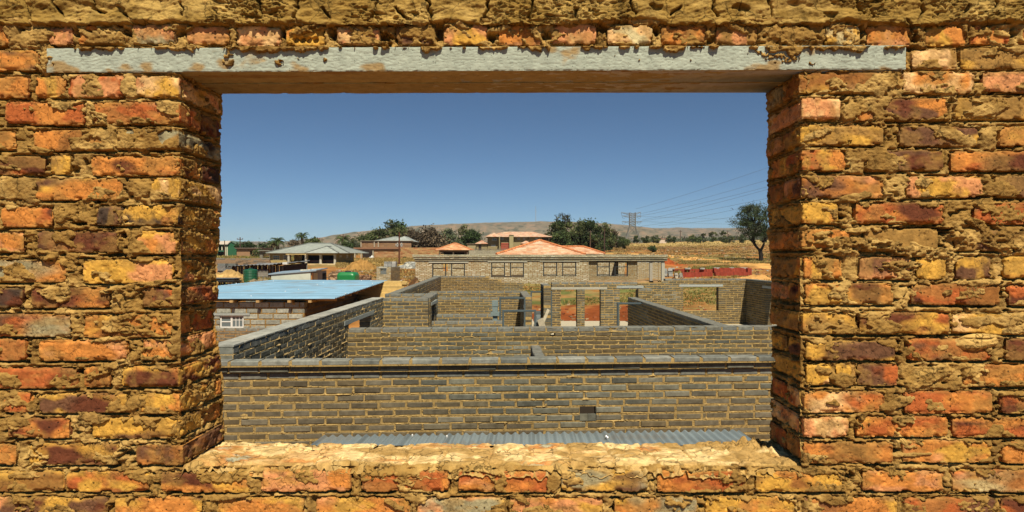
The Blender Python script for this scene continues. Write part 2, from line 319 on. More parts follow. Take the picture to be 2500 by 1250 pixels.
def rounded_brick(mb, x0, x1, d0, d1, z0, z1, kinds, rot, seed, st=.003, open_back=True, mark=None):
    """a clay brick with worn edges, chipped and pitted: x along the wall, d depth behind the face"""
    cx, cy, cz = (x0 + x1) / 2, (d0 + d1) / 2, (z0 + z1) / 2; a = np.array([(x1 - x0) / 2, (d1 - d0) / 2, (z1 - z0) / 2]); r = .0045
    def face(ax, sgn, sa, sb):
        o = [i for i in range(3) if i != ax]
        na = max(2, int(2 * a[o[0]] / sa)); nb = max(2, int(2 * a[o[1]] / sb))
        A, B = np.meshgrid(np.linspace(-1, 1, na + 1), np.linspace(-1, 1, nb + 1), indexing='ij')
        P = np.zeros(A.shape + (3,)); P[..., o[0]] = A * a[o[0]]; P[..., o[1]] = B * a[o[1]]; P[..., ax] = sgn * a[ax]
        return P
    big = 2.4 * st
    for ax, sgn, sa, sb in ((1, -1, st, st), (0, 1, big if d1 - d0 < .1 else st * 1.5, st), (0, -1, big if d1 - d0 < .1 else st * 1.5, st), (2, 1, st * 1.5, big), (2, -1, st * 1.5, big)):
        P = face(ax, sgn, sa, sb); sh = P.shape; p = P.reshape(-1, 3)
        inner = np.clip(p, -(a - r), a - r); dlt = p - inner; L = np.linalg.norm(dlt, axis=1)[:, None]
        nrm = np.where(L > 1e-9, dlt / np.maximum(L, 1e-9), 0); q = inner + nrm * r
        w = q + np.array([cx, cy, cz])
        cor = ((np.abs(p[:, 0]) > a[0] - .02) & (np.abs(p[:, 2]) > a[2] - .012)) * 1.0
        S = seed * 5.31
        h = .0014 * fbm3(w[:, 0] * 22 + S, w[:, 1] * 22, w[:, 2] * 22, 3, 3) + .0007 * noise3(w[:, 0] * 210, w[:, 1] * 210, w[:, 2] * 210, 4)
        edge = np.maximum(np.abs(p[:, 0]) - a[0], np.abs(p[:, 2]) - a[2])
        chip = sst(.05, .5, fbm3(w[:, 0] * 34 + S, w[:, 1] * 34, w[:, 2] * 34, 2, 8)) * sst(-.017, -.001, edge)
        h = h - .008 * chip - .0025 * sst(.45, .7, noise3(w[:, 0] * 95 + S, w[:, 1] * 95, w[:, 2] * 95, 12)) - .004 * cor
        q = q + nrm * h[:, None]
        if ax == 1 and mark is not None:
            for (mx, mz, mr) in mark:
                rr = np.hypot(w[:, 0] - mx, w[:, 2] - mz); q[:, 1] += .028 * (1 - sst(mr * .8, mr, rr))
        u = (p[:, 0] + a[0]) / (2 * a[0]); v = (p[:, 2] + a[2]) / (2 * a[2]); wdep = (p[:, 1] + a[1])
        if ax == 0: u = np.clip(u - sgn * wdep / (2 * a[0]) * .8, 0, 1) if False else np.clip(wdep / (2 * a[1]) * .96 + .02, 0, 1)
        C = brick_colour(u, v, wdep, kinds, seed)
        x, z = q[:, 0].copy(), q[:, 2].copy(); c, s = math.cos(rot), math.sin(rot)
        q = np.stack([cx + c * x - s * z, cy + q[:, 1], cz + s * x + c * z], 1)
        keep = None
        G = q.reshape(sh)
        if (ax, sgn) in ((1, -1), (0, -1), (2, 1)): G = G[:, ::-1]; C = C.reshape(sh)[:, ::-1]
        mb.grid(G, keep, C.reshape(-1, 3))
def rect_sd(U, V, rects):
    sd = np.full(U.shape, 1.0); below = np.zeros(U.shape)
    for (u0, u1, v0, v1, rot) in rects:
        m = .05
        ii = np.where((U[:, 0] > u0 - m) & (U[:, 0] < u1 + m))[0]; jj = np.where((V[0] > v0 - m) & (V[0] < v1 + m))[0]
        if not len(ii) or not len(jj): continue
        sl = (slice(ii[0], ii[-1] + 1), slice(jj[0], jj[-1] + 1))
        u = U[sl] - (u0 + u1) / 2; v = V[sl] - (v0 + v1) / 2; c, s = math.cos(rot), math.sin(rot)
        u, v = c * u + s * v, -s * u + c * v
        du = np.abs(u) - (u1 - u0) / 2; dv = np.abs(v) - (v1 - v0) / 2
        d = np.where((du > 0) & (dv > 0), np.hypot(np.maximum(du, 0), np.maximum(dv, 0)), np.maximum(du, dv))
        new = d < sd[sl]; b = below[sl]; b[new] = ((v < 0) & (dv > du))[new]; below[sl] = b
        sd[sl] = np.minimum(sd[sl], d)
    return sd, below
def mortar_height(U, V, rects, seed, px=None, py=None, smear=.5):
    sd, below = rect_sd(U, V, rects)
    wu = U + .006 * noise2(U * 30, V * 30, seed + 1); wv = V + .006 * noise2(U * 30 + 9, V * 30, seed + 2)
    n1 = fbm2(wu * 15, wv * 24, 4, seed + 3); n2 = fbm2(U * 70, V * 95, 3, seed + 4); n3 = fbm2(wu * 34, wv * 52, 3, seed + 5)
    ridge = 1 - np.abs(n3) * 2
    bil = np.abs(noise2(U * 105, V * 120, seed + 11)) + .6 * np.abs(noise2(U * 210, V * 230, seed + 12))
    hj = -.0022 + .0060 * n1 + .0022 * n2 + .0035 * ridge * sst(0, .5, n1) + .0035 * (bil - .5) - .024 * sst(.55, .8, noise2(U * 40, V * 80, seed + 13))
    s = fbm2(wu * 8.5 + .4 * wv * 10, wv * 15, 4, seed + 6) + .30 * np.exp(np.minimum(sd, 0) / .010) * (.6 + n3)
    cover = sst(smear, smear + .20, s + .12 * n2)
    hb = -.018 + .0225 * cover + .0035 * n2 + .003 * n3 + .003 * (bil - .5) * cover
    t = sst(-.0035, .0035, sd + .004 * n2)
    h = hb * (1 - t) + hj * t
    # open seams beside and beneath the bricks
    seam = np.exp(-((sd - .004) / .0042) ** 2) * (.35 + .65 * below) * sst(-.4, .25, noise2(U * 26, V * 40, seed + 7) + .25 * below)
    h = h - .030 * seam
    # clefts
    cl = np.abs(fbm2(wu * 11, wv * 17, 3, seed + 8)); h = h - .012 * (1 - sst(.012, .035, cl)) * sst(-.1, .3, noise2(U * 7, V * 7, seed + 9))
    if px is not None:
        for (x, y, rx, ry, ang, mm) in SMEARS:
            w = 1.6 * max(rx, ry)
            ii = np.where(np.abs(px[:, 0] - x) < w)[0]; jj = np.where(np.abs(py[0] - y) < w)[0]
            if not len(ii) or not len(jj): continue
            sl = (slice(ii[0], ii[-1] + 1), slice(jj[0], jj[-1] + 1)); c, s_ = math.cos(math.radians(-ang)), math.sin(math.radians(-ang))
            dx = px[sl] - x; dy = py[sl] - y; a = (c * dx - s_ * dy) / rx; b = (s_ * dx + c * dy) / ry
            r = np.hypot(a, b) + .30 * n3[sl] + .16 * n2[sl]
            f = 1 - sst(.72, 1.02, r); lump = mm / 1000 * (.72 + .35 * n1[sl] + .28 * np.clip(1 - r, 0, 1) + .25 * n3[sl] + .22 * n2[sl] + .5 * (bil[sl] - .5)) - (.014 * sst(.25, .6, noise2(U[sl] * 60, V[sl] * 90, seed + 14)) if mm > 10 else 0)
            h[sl] = np.where(f > 0, np.maximum(h[sl], h[sl] * (1 - f) + lump * f), h[sl])
        for (x, y, rx, ry, mm) in HOLES:
            ii = np.where(np.abs(px[:, 0] - x) < 1.7 * rx + 6)[0]; jj = np.where(np.abs(py[0] - y) < 1.7 * ry + 6)[0]
            if not len(ii) or not len(jj): continue
            sl = (slice(ii[0], ii[-1] + 1), slice(jj[0], jj[-1] + 1))
            r = np.hypot((px[sl] - x) / rx, (py[sl] - y) / ry) / 1.25 + .4 * n2[sl] + .3 * n3[sl]
            h[sl] -= mm / 1000 * (1 - sst(.75, 1.1, r))
    return h, n1, n2, cover
def mud_colour(U, V, h, seed):
    a = fbm2(U * 5, V * 7, 4, seed); b = fbm2(U * 22, V * 30, 3, seed + 2)
    f = sst(-.2, .6, a + .4 * b)[..., None]
    C = MUD * (1 - f) + MUDP * f
    g = sst(.25, .6, fbm2(U * 9 + 3, V * 12, 3, seed + 5))[..., None] * .6
    C = C * (1 - g) + np.array((.235, .128, .034)) * g
    return C

wall = thing('brick_wall', 'rough orange and yellow brick wall with an empty window opening, nearest the viewer', 'wall', (0, Y0 + TH / 2, -CZ))
OX0, OX1, OYT, OYB = 436., 1957., 172., 1134.
bricks = MB()
HOLED = {189: [(fx(216 + 15 * i), fz(79), .0115) for i in range(4)], 698: [(fx(722 + 16 * i), fz(97), .012) for i in range(4)]}
frontR, leftR, rightR = [], [], []
for i, (x0, x1, y0, y1, k, rot) in enumerate(BR):
    X0, X1, Z0, Z1 = fx(x0), fx(x1), fz(y1), fz(y0)
    frontR.append((X0, X1, Z0, Z1, rot))
    off = rnd.uniform(-.003, .004)
    edgeL = 400 < x1 < 460 and y0 > 175 and y1 < 1145; edgeR = 1940 < x0 < 1975 and y0 > 170 and y1 < 1140
    if edgeL or edgeR:
        wide = x1 - x0 > 150
        D1 = .150 if wide else TH - .004
        rounded_brick(bricks, X0, X1, Y0 + off, Y0 + D1, Z0, Z1, k, rot, i + 1, mark=HOLED.get(int(x0)))
        jr = leftR if edgeL else rightR
        jr.append((Y0 + off, Y0 + D1, Z0, Z1, 0))
        if wide:
            j = rnd.uniform(-.008, .006)
            A, B = (X1 - .2, X1 + j) if edgeL else (X0 + j, X0 + .2)
            kk = rnd.choice(['dn', 'du', 'nb', 'bd'] if edgeL and y1 < 560 else ['ob', 'bu', 'pm', 'ro', 'ym', 'gm'])  # upper left reveal: dark clay kinds also deepen the lintel's shade by colour
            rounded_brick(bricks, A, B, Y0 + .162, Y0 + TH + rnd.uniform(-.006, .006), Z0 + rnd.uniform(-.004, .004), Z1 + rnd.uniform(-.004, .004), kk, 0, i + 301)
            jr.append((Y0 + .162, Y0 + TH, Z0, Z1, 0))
    else:
        rounded_brick(bricks, X0, X1, Y0 + off, Y0 + .06, Z0, Z1, k, rot, i + 1, mark=HOLED.get(int(x0)))
# edge course bricks on left reveal where the front is all mud
bricks.build('brickwork', M_wall, wall, smooth=True)

st = 2.0
mud = MB()
PX, PY = np.meshgrid(np.arange(-170, 2690, st), np.arange(46, 1345, st), indexing='ij')
U, V = fx(PX), fz(PY)
h, n1, n2, cov = mortar_height(U, V, frontR, 100, PX, PY, .31)
h += .010 * (1 - sst(56, 66, PY + 5 * n1))             # runs up into the mud course above
# keep the sheet behind the lintel face
inl = (PX > 118 + 5 * n2) & (PX < 2210) & (PY > 116 - (PX - 1200) * .002) & (PY < 174 - (PX - 1200) * .004)
slump = sst(.15, .45, fbm2(U * 17, V * 8, 5, 77, .62) * 1.3 + (123 - PY) / 13 + .5 * sst(1700, 1950, PX) * (PX < 2120)) * (PY < 160)
h = np.where(inl & (h < .008), np.where(slump > .5, .003 + .004 * n2 + .014 * slump + .004 * n1, -.03), h)
# round back at the edges of the opening
dx = np.minimum(PX - OX0, OX1 - PX); dy = np.minimum(PY - OYT, OYB + 6 - PY); ins = np.minimum(dx, dy)
edge = -ins
h = h - .012 * (1 - sst(0, 14, edge))
keep = ~((ins > 0))
kf = keep[:-1, :-1] & keep[1:, :-1] & keep[1:, 1:] & keep[:-1, 1:]
C = mud_colour(U, V, h, 140)
mud.grid(np.stack([U, Y0 - h, V], -1)[:, ::-1], kf[:, ::-1], C[:, ::-1])
# reveals
for side, rects, xc in ((1, leftR, OX0), (-1, rightR, OX1)):
    D, VV = np.meshgrid(np.arange(Y0 + .002, Y0 + TH + .012, .003), np.arange(fz(OYB + 14), fz(OYT - 6), .003), indexing='ij')
    hh, a1, a2, _ = mortar_height(D, VV, rects, 200 + side, smear=.42 if side > 0 else .6)
    # follow the brick ends, which wander a little
    zc = [(r[2] + r[3]) / 2 for r in rects]
    base = fx(xc)
    cand = [(fz((b[2] + b[3]) / 2), fx(b[1] if side > 0 else b[0])) for b in BR if ((400 < b[1] < 460) if side > 0 else (1940 < b[0] < 1975)) and b[2] > 170 and b[3] < 1145]
    cand.sort(); zz = np.array([c_[0] for c_ in cand]); xx = np.array([c_[1] for c_ in cand])
    loc = np.interp(VV, zz, xx)
    hh = hh - .010 * (1 - sst(0, .02, D - Y0))
    G = np.stack([loc + side * (hh - .002), D, VV], -1)
    if side < 0: G = G[:, ::-1]
    cc = mud_colour(D, VV, hh, 170)
    mud.grid(G, None, cc if side > 0 else cc[:, ::-1])
# core of the wall behind the skins, the head above and the storey below
dk = (.25, .15, .06)
mud.box(fx(-170), fx(OX0 - 32), Y0 + .05, Y0 + TH - .01, fz(1345), fz(-60), dk)
mud.box(fx(OX1 + 32), fx(2690), Y0 + .05, Y0 + TH - .01, fz(1345), fz(-60), dk)
mud.box(fx(OX0 - 31), fx(OX1 + 31), Y0 + .05, Y0 + TH - .01, fz(1345), fz(1150), dk)
mud.box(fx(OX0 - 31), fx(OX1 + 31), Y0 + .05, Y0 + TH - .01, fz(112), fz(-60), dk)
mud.build('mortar', M_mud, wall, smooth=True)

# mud course along the top: trowelled, stepped and cracked
band = MB()
PX, PY = np.meshgrid(np.arange(-170, 2690, st), np.arange(-70, 66, st), indexing='ij'); U, V = fx(PX), fz(PY)
n1 = fbm2(U * 6 + V * 14, V * 26 - U * 2, 4, 301); n2 = fbm2(U * 60, V * 80, 3, 302); n3 = fbm2(U * 16 + V * 30, V * 40, 3, 303)
step = n1 * 2.6 + V * 9; saw = step - np.floor(step)
h = .013 + .008 * n1 + .0018 * n2 + .014 * (saw - .5) * sst(-.3, .3, fbm2(U * 4, V * 7, 2, 305)) + .0025 * (np.abs(noise2(U * 100, V * 120, 309)) - .4) + .0018 * n3
streak = noise2((U * .94 + V * .34) * 9, (V * .94 - U * .34) * 160, 306); h += .0018 * streak
h -= .02 * sst(.62, .8, fbm2(U * 13, V * 26, 3, 307))
for cr in CRACKS:
    for (xa, ya), (xb, yb) in zip(cr[:-1], cr[1:]):
        ii = np.where((PX[:, 0] > min(xa, xb) - 14) & (PX[:, 0] < max(xa, xb) + 14))[0]
        if not len(ii): continue
        sl = (slice(ii[0], ii[-1] + 1), slice(None)); x = PX[sl] + 5 * noise2(U[sl] * 50, V[sl] * 50, 308); y = PY[sl]
        tt = np.clip(((x - xa) * (xb - xa) + (y - ya) * (yb - ya)) / ((xb - xa) ** 2 + (yb - ya) ** 2), 0, 1)
        d = np.hypot(x - xa - tt * (xb - xa), y - ya - tt * (yb - ya)); h[sl] -= .034 * (1 - sst(1.4, 4.4, d))
low = 58 + 9 * fbm2(U * 7, V * 0, 3, 310) + 3 * n2
h = np.where(PY > low, h - .05 * sst(0, 5, PY - low), h) + .006 * np.exp(-((PY - low + 5) / 6) ** 2)
C = mud_colour(U, V, h, 320) * .92 + np.array((.015, .02, .0))
band.grid(np.stack([U, Y0 - h, V], -1)[:, ::-1], None, C[:, ::-1])
band.build('mud_course', M_mud, wall, smooth=True)

# a flattened pat of mortar stuck on the right pier
lump = MB(); A_, B_ = np.meshgrid(np.linspace(0, 1, 26), np.linspace(0, 2 * math.pi, 72), indexing='ij')
cxl, czl, rx_, rz_ = fx(2386), fz(836), 57 * SC, 21 * SC; wob = 1 + .10 * fbm2(np.cos(B_) * 1.5 + 3, np.sin(B_) * 1.5, 3, 331)
ux, uz = A_ * np.cos(B_) * wob, A_ * np.sin(B_) * wob; c_, s_ = math.cos(.10), math.sin(.10); X_ = ux * rx_; Z_ = uz * rz_
dome = .024 * np.clip(1 - A_ ** 3.2, 0, 1) + .0015 * fbm2(X_ * 60, Z_ * 60, 3, 332); dome -= .011 * np.exp(-((uz - .45 + .12 * np.sin(ux * 3)) / .10) ** 2) * (np.abs(ux) < .75); dome -= .004 * sst(.35, .6, noise2(X_ * 70, Z_ * 90, 333))
G_ = np.stack([cxl + c_ * X_ - s_ * Z_, Y0 - dome + .004, czl + s_ * X_ + c_ * Z_], -1); lump.grid(G_[::-1], None, np.clip((MUDP * 1.12 * (1 + .25 * fbm2(X_ * 20, Z_ * 20, 3, 334)[..., None])), .01, 1)[::-1])
lump.build('mortar_pat', M_mud, wall, smooth=True)
# two precast lintels, one behind the other
for k, (ya, yb, tone) in enumerate(((Y0 - .004, Y0 + .149, 1), (Y0 + .158, Y0 + TH, .9))):
    m = MB(); a0, a1 = (116, 2211) if k == 0 else (300, 2100)
    PX, PY = np.meshgrid(np.arange(a0, a1 + 1, 2.0), np.linspace(115, 173.5, 32), indexing='ij'); tilt = -(PX - 1200) * .0035
    U, V = fx(PX), fz(PY + tilt)
    hn = .0004 * fbm2(U * 50, V * 120, 3, 400) - .0014 * sst(.25, .5, fbm2(U * 85, V * 290, 2, 401))
    ed = np.minimum(PY - 115, 173.5 - PY); hn = hn - .0012 * (1 - sst(0, 3, ed)) * (1 + noise2(U * 60, V * 60, 402))
    stain = sst(.30, .6, fbm2(U * 7, V * 12, 4, 404) - .24 + .3 * np.exp(-((PX - 700) / 90) ** 2) + .35 * np.exp(-((PX - 140) / 60) ** 2) + .15 * sst(1900, 2000, PX))[..., None] * .8
    C = np.array((.40, .435, .345)) * (1 - stain) + MUD * stain
    G = np.stack([U, ya - hn, V], -1); m.grid(G[:, ::-1], None, C[:, ::-1])
    # underside, top, back
    UX, DD = np.meshgrid(np.arange(a0, a1 + 1, 4.0), np.linspace(ya, yb, 40), indexing='ij'); U = fx(UX); tz = fz(173.5 - (UX - 1200) * .0035)
    hn = .0012 * fbm2(U * 12, DD * 60, 3, 410 + k) - .003 * sst(.35, .6, fbm2(U * 25, DD * 60, 3, 415))
    rag = np.zeros_like(U); rag[:, -1] = .0015 * noise2(U[:, -1] * 60, U[:, -1] * 0, 420)
    st2 = sst(.3, .7, fbm2(U * 3, DD * 20, 3, 417 + k))[..., None] * .5
    C = np.array((.42, .33, .185)) * tone * (1 - st2) + np.array((.27, .13, .04)) * st2
    edm = np.minimum(DD - ya, yb - DD); G = np.stack([U, DD + rag, tz - hn + .003 * (1 - sst(0, .006, edm))], -1); m.grid(G, None, C)
    m.box(fx(a0) + .004, fx(a1) - .004, ya + .01, yb - .002, fz(172), fz(117.5), (.5, .45, .35))
    m.build('lintel', M_lint, wall, smooth=True)

# sill: worn mortar bed with crumbled heap at its right end
m = MB()
UX, DD = np.meshgrid(np.arange(fx(OX0 - 12), fx(OX1 + 14), .004), np.linspace(Y0 - .004, Y0 + TH + .01, 100), indexing='ij')
td = (DD - Y0) / TH; P_ = UX / SC + CX
hz = .006 * fbm2(UX * 7, DD * 12, 4, 501) + .0028 * fbm2(UX * 50, DD * 60, 3, 502) - .006 * sst(.3, .6, fbm2(UX * 16, DD * 26, 3, 503))
heap = np.exp(-(((UX - fx(1915)) / .11) ** 2) - ((DD - Y0 - .26) / .11) ** 2) + .5 * np.exp(-(((UX - fx(1820)) / .09) ** 2) - ((DD - Y0 - .22) / .09) ** 2) + .25 * np.exp(-(((UX - fx(480)) / .05) ** 2))
hz += heap * (.020 + .013 * fbm2(UX * 40, DD * 40, 3, 505) + .006 * fbm2(UX * 130, DD * 130, 2, 506))
front = fz(1137 + 5 * noise2(P_ / 60, P_ * 0, 507)) ; zb = zat(1081, Y0 + TH)
Z = front * (1 - td) + zb * td + hz
Z -= .040 * (1 - sst(-.02, .10, td + .05 * noise2(UX * 30, DD * 30, 508) + .03 * noise2(UX * 90, DD * 60, 513)))
Z -= .02 * sst(.97, 1.03, td + .02 * noise2(UX * 50, DD * 50, 509))
a = fbm2(UX * 4, DD * 9, 4, 510); b = fbm2(UX * 14, DD * 20, 3, 511)
C = np.tile(np.array((.86, .62, .28)), a.shape + (1,))
cell = np.floor((UX + .02 * noise2(UX * 9, DD * 9, 520)) / .155 + 40); jn = np.abs(((UX + .02 * noise2(UX * 9, DD * 9, 520)) / .155) % 1 - .5)
hz_c = noise2(cell * 3.7, cell * 0, 521)[..., None]; f = sst(-.1, .3, hz_c) * .55 * sst(-.2, .3, fbm2(UX * 9, DD * 9, 3, 522))[..., None]; C = C * (1 - f) + np.array((.72, .36, .12)) * f
f = sst(.44, .49, jn)[..., None] * .6; C = C * (1 - f) + MUD * f; Z = Z - .006 * sst(.45, .49, jn)
for thr, cc in ((.05, (.70, .38, .13)), (.24, (.60, .25, .075)), (.42, (.46, .42, .27))):
    f = sst(thr, thr + .2, a + .2 * b)[..., None]; C = C * (1 - f) + np.array(cc) * f
f = sst(.0, .4, fbm2(UX * 5 + 4, DD * 12, 3, 512) + 1.6 * np.clip(heap, 0, 1) - .1)[..., None]; C = C * (1 - f) + np.array((.50, .31, .105)) * f
f = (1 - sst(.02, .22, td + .06 * b))[..., None] * .8; C = C * (1 - f) + MUDP * f
f = (sst(.2, .5, fbm2(UX * 30, DD * 40, 3, 514)) * .5)[..., None]; C = C * (1 - f) + MUD * f
m.grid(np.stack([UX, DD, Z], -1), None, C)
m.box(fx(OX0 - 10), fx(OX1 + 12), Y0 + .02, Y0 + TH - .015, fz(1165), fz(1150), dk)
m.build('sill', M_mud, wall, smooth=True)
# ================================================================ terrain
TY = np.array([0, 24, 27, 31, 36.5, 44, 52, 65, 78, 105, 130, 200, 400, 700, 1100.])
TP = np.array([200, 550, 950, 1300, 1640, 1850, 2400.])
TZ = np.array([
    [-3.1, -3.1, -3.05, -2.7, -1.8, -1.75, -1.65, -1.4, -1.2, -.5, -.2, .3, 1.0, 2.0, 3],
    [-3.1, -3.1, -3.05, -2.6, -1.75, -1.7, -1.6, -1.35, -1.1, -.5, -.2, .3, 1.0, 2.0, 3],
    [-3.1, -3.0, -2.8, -2.3, -1.95, -1.95, -1.85, -1.5, -1.1, -.6, 0, 1.3, 3, 6, 9],
    [-3.1, -3.1, -2.95, -2.5, -2.32, -2.1, -1.85, -1.4, -1.0, -.2, .5, 2.0, 5, 10, 14],
    [-3.1, -3.1, -2.95, -2.5, -2.30, -2.05, -1.72, -1.05, -.75, .05, .8, 3.0, 8, 15, 20],
    [-3.1, -3.1, -2.95, -2.5, -2.30, -2.05, -1.75, -1.0, -.70, .1, .9, 3.5, 9.5, 16, 22],
    [-3.1, -3.1, -2.95, -2.5, -2.30, -2.05, -1.75, -1.0, -.70, .1, .9, 3.5, 9.5, 16, 22]])
def tz(X, Y):
    X = np.asarray(X, float); Y = np.asarray(Y, float); px = CX + F * X / np.maximum(Y, 20)
    ly = np.interp(Y, TY, np.arange(len(TY))); lp = np.interp(px, TP, np.arange(len(TP)))
    i = np.minimum(ly.astype(int), len(TY) - 2); j = np.minimum(lp.astype(int), len(TP) - 2); a = ly - i; b = lp - j
    return (TZ[j, i] * (1 - a) + TZ[j, i + 1] * a) * (1 - b) + (TZ[j + 1, i] * (1 - a) + TZ[j + 1, i + 1] * a) * b
def gz(px, Y): return float(tz(xat(px, Y), Y))
def tzn(X, Y):
    return tz(X, Y) + np.clip((Y - 27) / 8, 0, 1) * (.10 * fbm2(X * .30, Y * .30, 3, 900) + .04 * fbm2(X * 1.4, Y * 1.4, 2, 901))
rows = np.concatenate([[-12, 0, 8, 16, 22], np.arange(24, 60, .33), 60 * (1100 / 60) ** np.linspace(0, 1, 200)])
tt = np.linspace(-1.9, 1.9, 560)
TT, YY = np.meshgrid(tt, rows, indexing='ij'); XX = TT * np.maximum(YY, 22)
ZZ = tzn(XX, YY)
PXg = CX + F * TT
ochre, red, grass, green, pale = (.38, .175, .052), (.25, .068, .02), (.29, .20, .075), (.14, .15, .045), (.55, .38, .18)
n1 = fbm2(XX * .18, YY * .18, 4, 910); n2 = fbm2(XX * .9, YY * .9, 3, 911); n3 = fbm2(XX * .045, YY * .03, 3, 912)
C = np.tile(np.array(ochre), XX.shape + (1,))
def mixc(f, c):
    global C
    f = np.clip(f, 0, 1)[..., None]; C = C * (1 - f) + np.array(c) * f
def blob(px, Y, rp, rY): return np.exp(-((PXg - px) / rp) ** 2 - ((YY - Y) / rY) ** 2)
far = sst(58, 70, YY)
mixc(far * sst(-.25, .2, n1 + .3 * n2), grass)
mixc(sst(29.5, 32, YY + 1.2 * n2) * (1 - sst(46, 50, YY)) * sst(1150, 1230, PXg) * (.7 + n2), (.27, .195, .07))
mixc(sst(29.5, 32, YY) * (1 - sst(40, 46, YY)) * sst(1150, 1230, PXg) * sst(.05, .4, fbm2(XX * .5, YY * .5, 3, 915)), green)
mixc(sst(26.9, 27.3, YY) * (1 - sst(29.6, 31.2, YY + 1.2 * n2)) * sst(1200, 1240, PXg), red)
mixc(blob(920, 60, 110, 2.4) * 1.2 * (.6 + .6 * n2), red)
mixc(blob(1000, 47, 70, 3.5) * (.9 + .6 * n2), (.42, .14, .04))
mixc(sst(.1, .5, n1) * sst(820, 860, PXg) * (1 - sst(1100, 1150, PXg)) * sst(40, 44, YY) * (1 - sst(75, 80, YY)), grass)
mixc(sst(66, 74, YY) * (1 - sst(98, 104, YY)) * sst(820, 860, PXg) * (1 - sst(1080, 1150, PXg)) * (.75 + .4 * n2), (.50, .33, .10))
mixc(sst(1480, 1560, PXg) * sst(66, 72, YY) * (1 - sst(95, 120, YY)) * sst(-.1, .3, n2 + n1) * .8, (.20, .17, .055))
mixc(sst(1480, 1560, PXg) * sst(100, 140, YY) * sst(-.1, .45, n3 + .5 * n1), (.30, .19, .075))
mixc(sst(1480, 1560, PXg) * sst(120, 160, YY) * sst(.25, .5, fbm2(XX * .06, YY * .02, 3, 917)), (.22, .12, .05))
mixc(sst(1480, 1560, PXg) * sst(170, 230, YY) * (1 - sst(330, 420, YY)) * .8, (.58, .42, .15))
mixc(sst(1600, 1640, PXg) * sst(52, 55, YY) * (1 - sst(58, 60, YY)) * sst(-.2, .2, n2) * .8, (.30, .21, .07))
mixc(blob(1650, 66, 30, 3) * 1.3, (.42, .11, .03))
mixc((1 - sst(700, 760, PXg)) * sst(100, 125, YY) * .7, (.20, .17, .07))
C *= (1 + .22 * n2 + .15 * fbm2(XX * 4, YY * 4, 2, 920))[..., None]
m = MB(); m.grid(np.stack([XX, YY, ZZ], -1), None, np.clip(C, .01, 1))
struct(m.build('ground', M_soil, smooth=True, origin=(0, 0, -3.1)))
def ribbon(name, pts, mat_, c, lift=.05, step=1.5):
    """pts: (X,Y,width): a track draped on the ground"""
    P = np.array(pts, float); d = np.concatenate([[0], np.cumsum(np.hypot(np.diff(P[:, 0]), np.diff(P[:, 1])))])
    s_ = np.arange(0, d[-1], step); X = np.interp(s_, d, P[:, 0]); Y = np.interp(s_, d, P[:, 1]); W = np.interp(s_, d, P[:, 2])
    for _ in range(4): X[1:-1] = (X[:-2] + X[1:-1] + X[2:]) / 3; Y[1:-1] = (Y[:-2] + Y[1:-1] + Y[2:]) / 3
    dx, dy = np.gradient(X), np.gradient(Y); L = np.hypot(dx, dy); nx, ny = -dy / L, dx / L
    t = np.linspace(-.5, .5, 13); wob = 1 + .25 * noise2(s_ * .25, s_ * 0, 931)
    GX = X[:, None] + nx[:, None] * W[:, None] * t * wob[:, None]; GY = Y[:, None] + ny[:, None] * W[:, None] * t * wob[:, None]
    GZ = tzn(GX, GY) + lift - .12 * np.abs(2 * t) ** 6
    nn = fbm2(GX * .8, GY * .8, 3, 933); rut = np.exp(-((np.abs(t) - .22) / .06) ** 2)
    Cc = np.array(c) * (1 + .18 * nn + .12 * rut)[..., None]
    m = MB(); m.grid(np.stack([GX, GY, GZ], -1)[:, ::-1], None, Cc[:, ::-1]); return m.build(name, mat_, smooth=True)
def pw(px, Y, w): return (xat(px, Y), Y, w)
struct(ribbon('dirt_road', [pw(2300, 52, 4.6), pw(2000, 57, 4.6), pw(1876, 62.5, 4.8), pw(1770, 71, 5), pw(1690, 84, 5), pw(1630, 97, 5), pw(1560, 110, 5), pw(1480, 116, 5), pw(1390, 119, 5)], M_soil, (.62, .34, .105)))

# ---------------------------------------------------------------- hills
def hill(name, prof, Yr, Yb, zb, seed, tint):
    P = np.array(prof, float); px = np.arange(P[0, 0], P[-1, 0] + 1, 4.0)
    top = np.interp(px, P[:, 0], P[:, 1]); k = np.ones(9) / 9; top = np.convolve(np.pad(top, 4, 'edge'), k, 'valid')
    t = np.linspace(0, 1, 70); A, T = np.meshgrid(np.arange(len(px)), t, indexing='ij')
    Y = Yb + (Yr - Yb) * T; X = (px[A] - CX) / F * Yr * (.55 + .45 * T)
    zt = (CY - top[A]) / F * Yr
    Z = zb + (zt - zb) * (T ** .8) + (12 * fbm2(X * .006, Y * .006, 4, seed) + 3 * fbm2(X * .03, Y * .03, 3, seed + 1)) * np.minimum(1, T * 4) * (1 - T ** 3)
    Z[:, -1] += 1.5 * fbm2(px * .05, px * 0, 3, seed + 5)
    a = fbm2(X * .012, Y * .02, 4, seed + 2); b = fbm2(X * .06, Y * .09, 3, seed + 3)
    Cc = np.array(tint) * (1 + .25 * a)[..., None]
    f = sst(.05, .30, fbm2(X * .10, Y * .03, 3, seed + 3) + .35 * a)[..., None] * .85; Cc = Cc * (1 - f) + np.array((.075, .08, .05)) * f
    f = sst(.15, .4, fbm2(X * .08, Y * .03, 3, seed + 7))[..., None] * .7; Cc = Cc * (1 - f) + np.array((.30, .20, .125)) * f
    m = MB(); m.grid(np.stack([X, Y, Z], -1)[:, ::1], None, Cc)
    back = np.stack([X[:, -1], Y[:, -1] + 300, np.full(len(px), zb - 5.)], -1)
    m.grid(np.stack([np.stack([X[:, -1], Y[:, -1], Z[:, -1]], -1), back], 1), None, np.stack([Cc[:, -1], Cc[:, -1]], 1))
    return struct(m.build(name, M_rock, smooth=True))
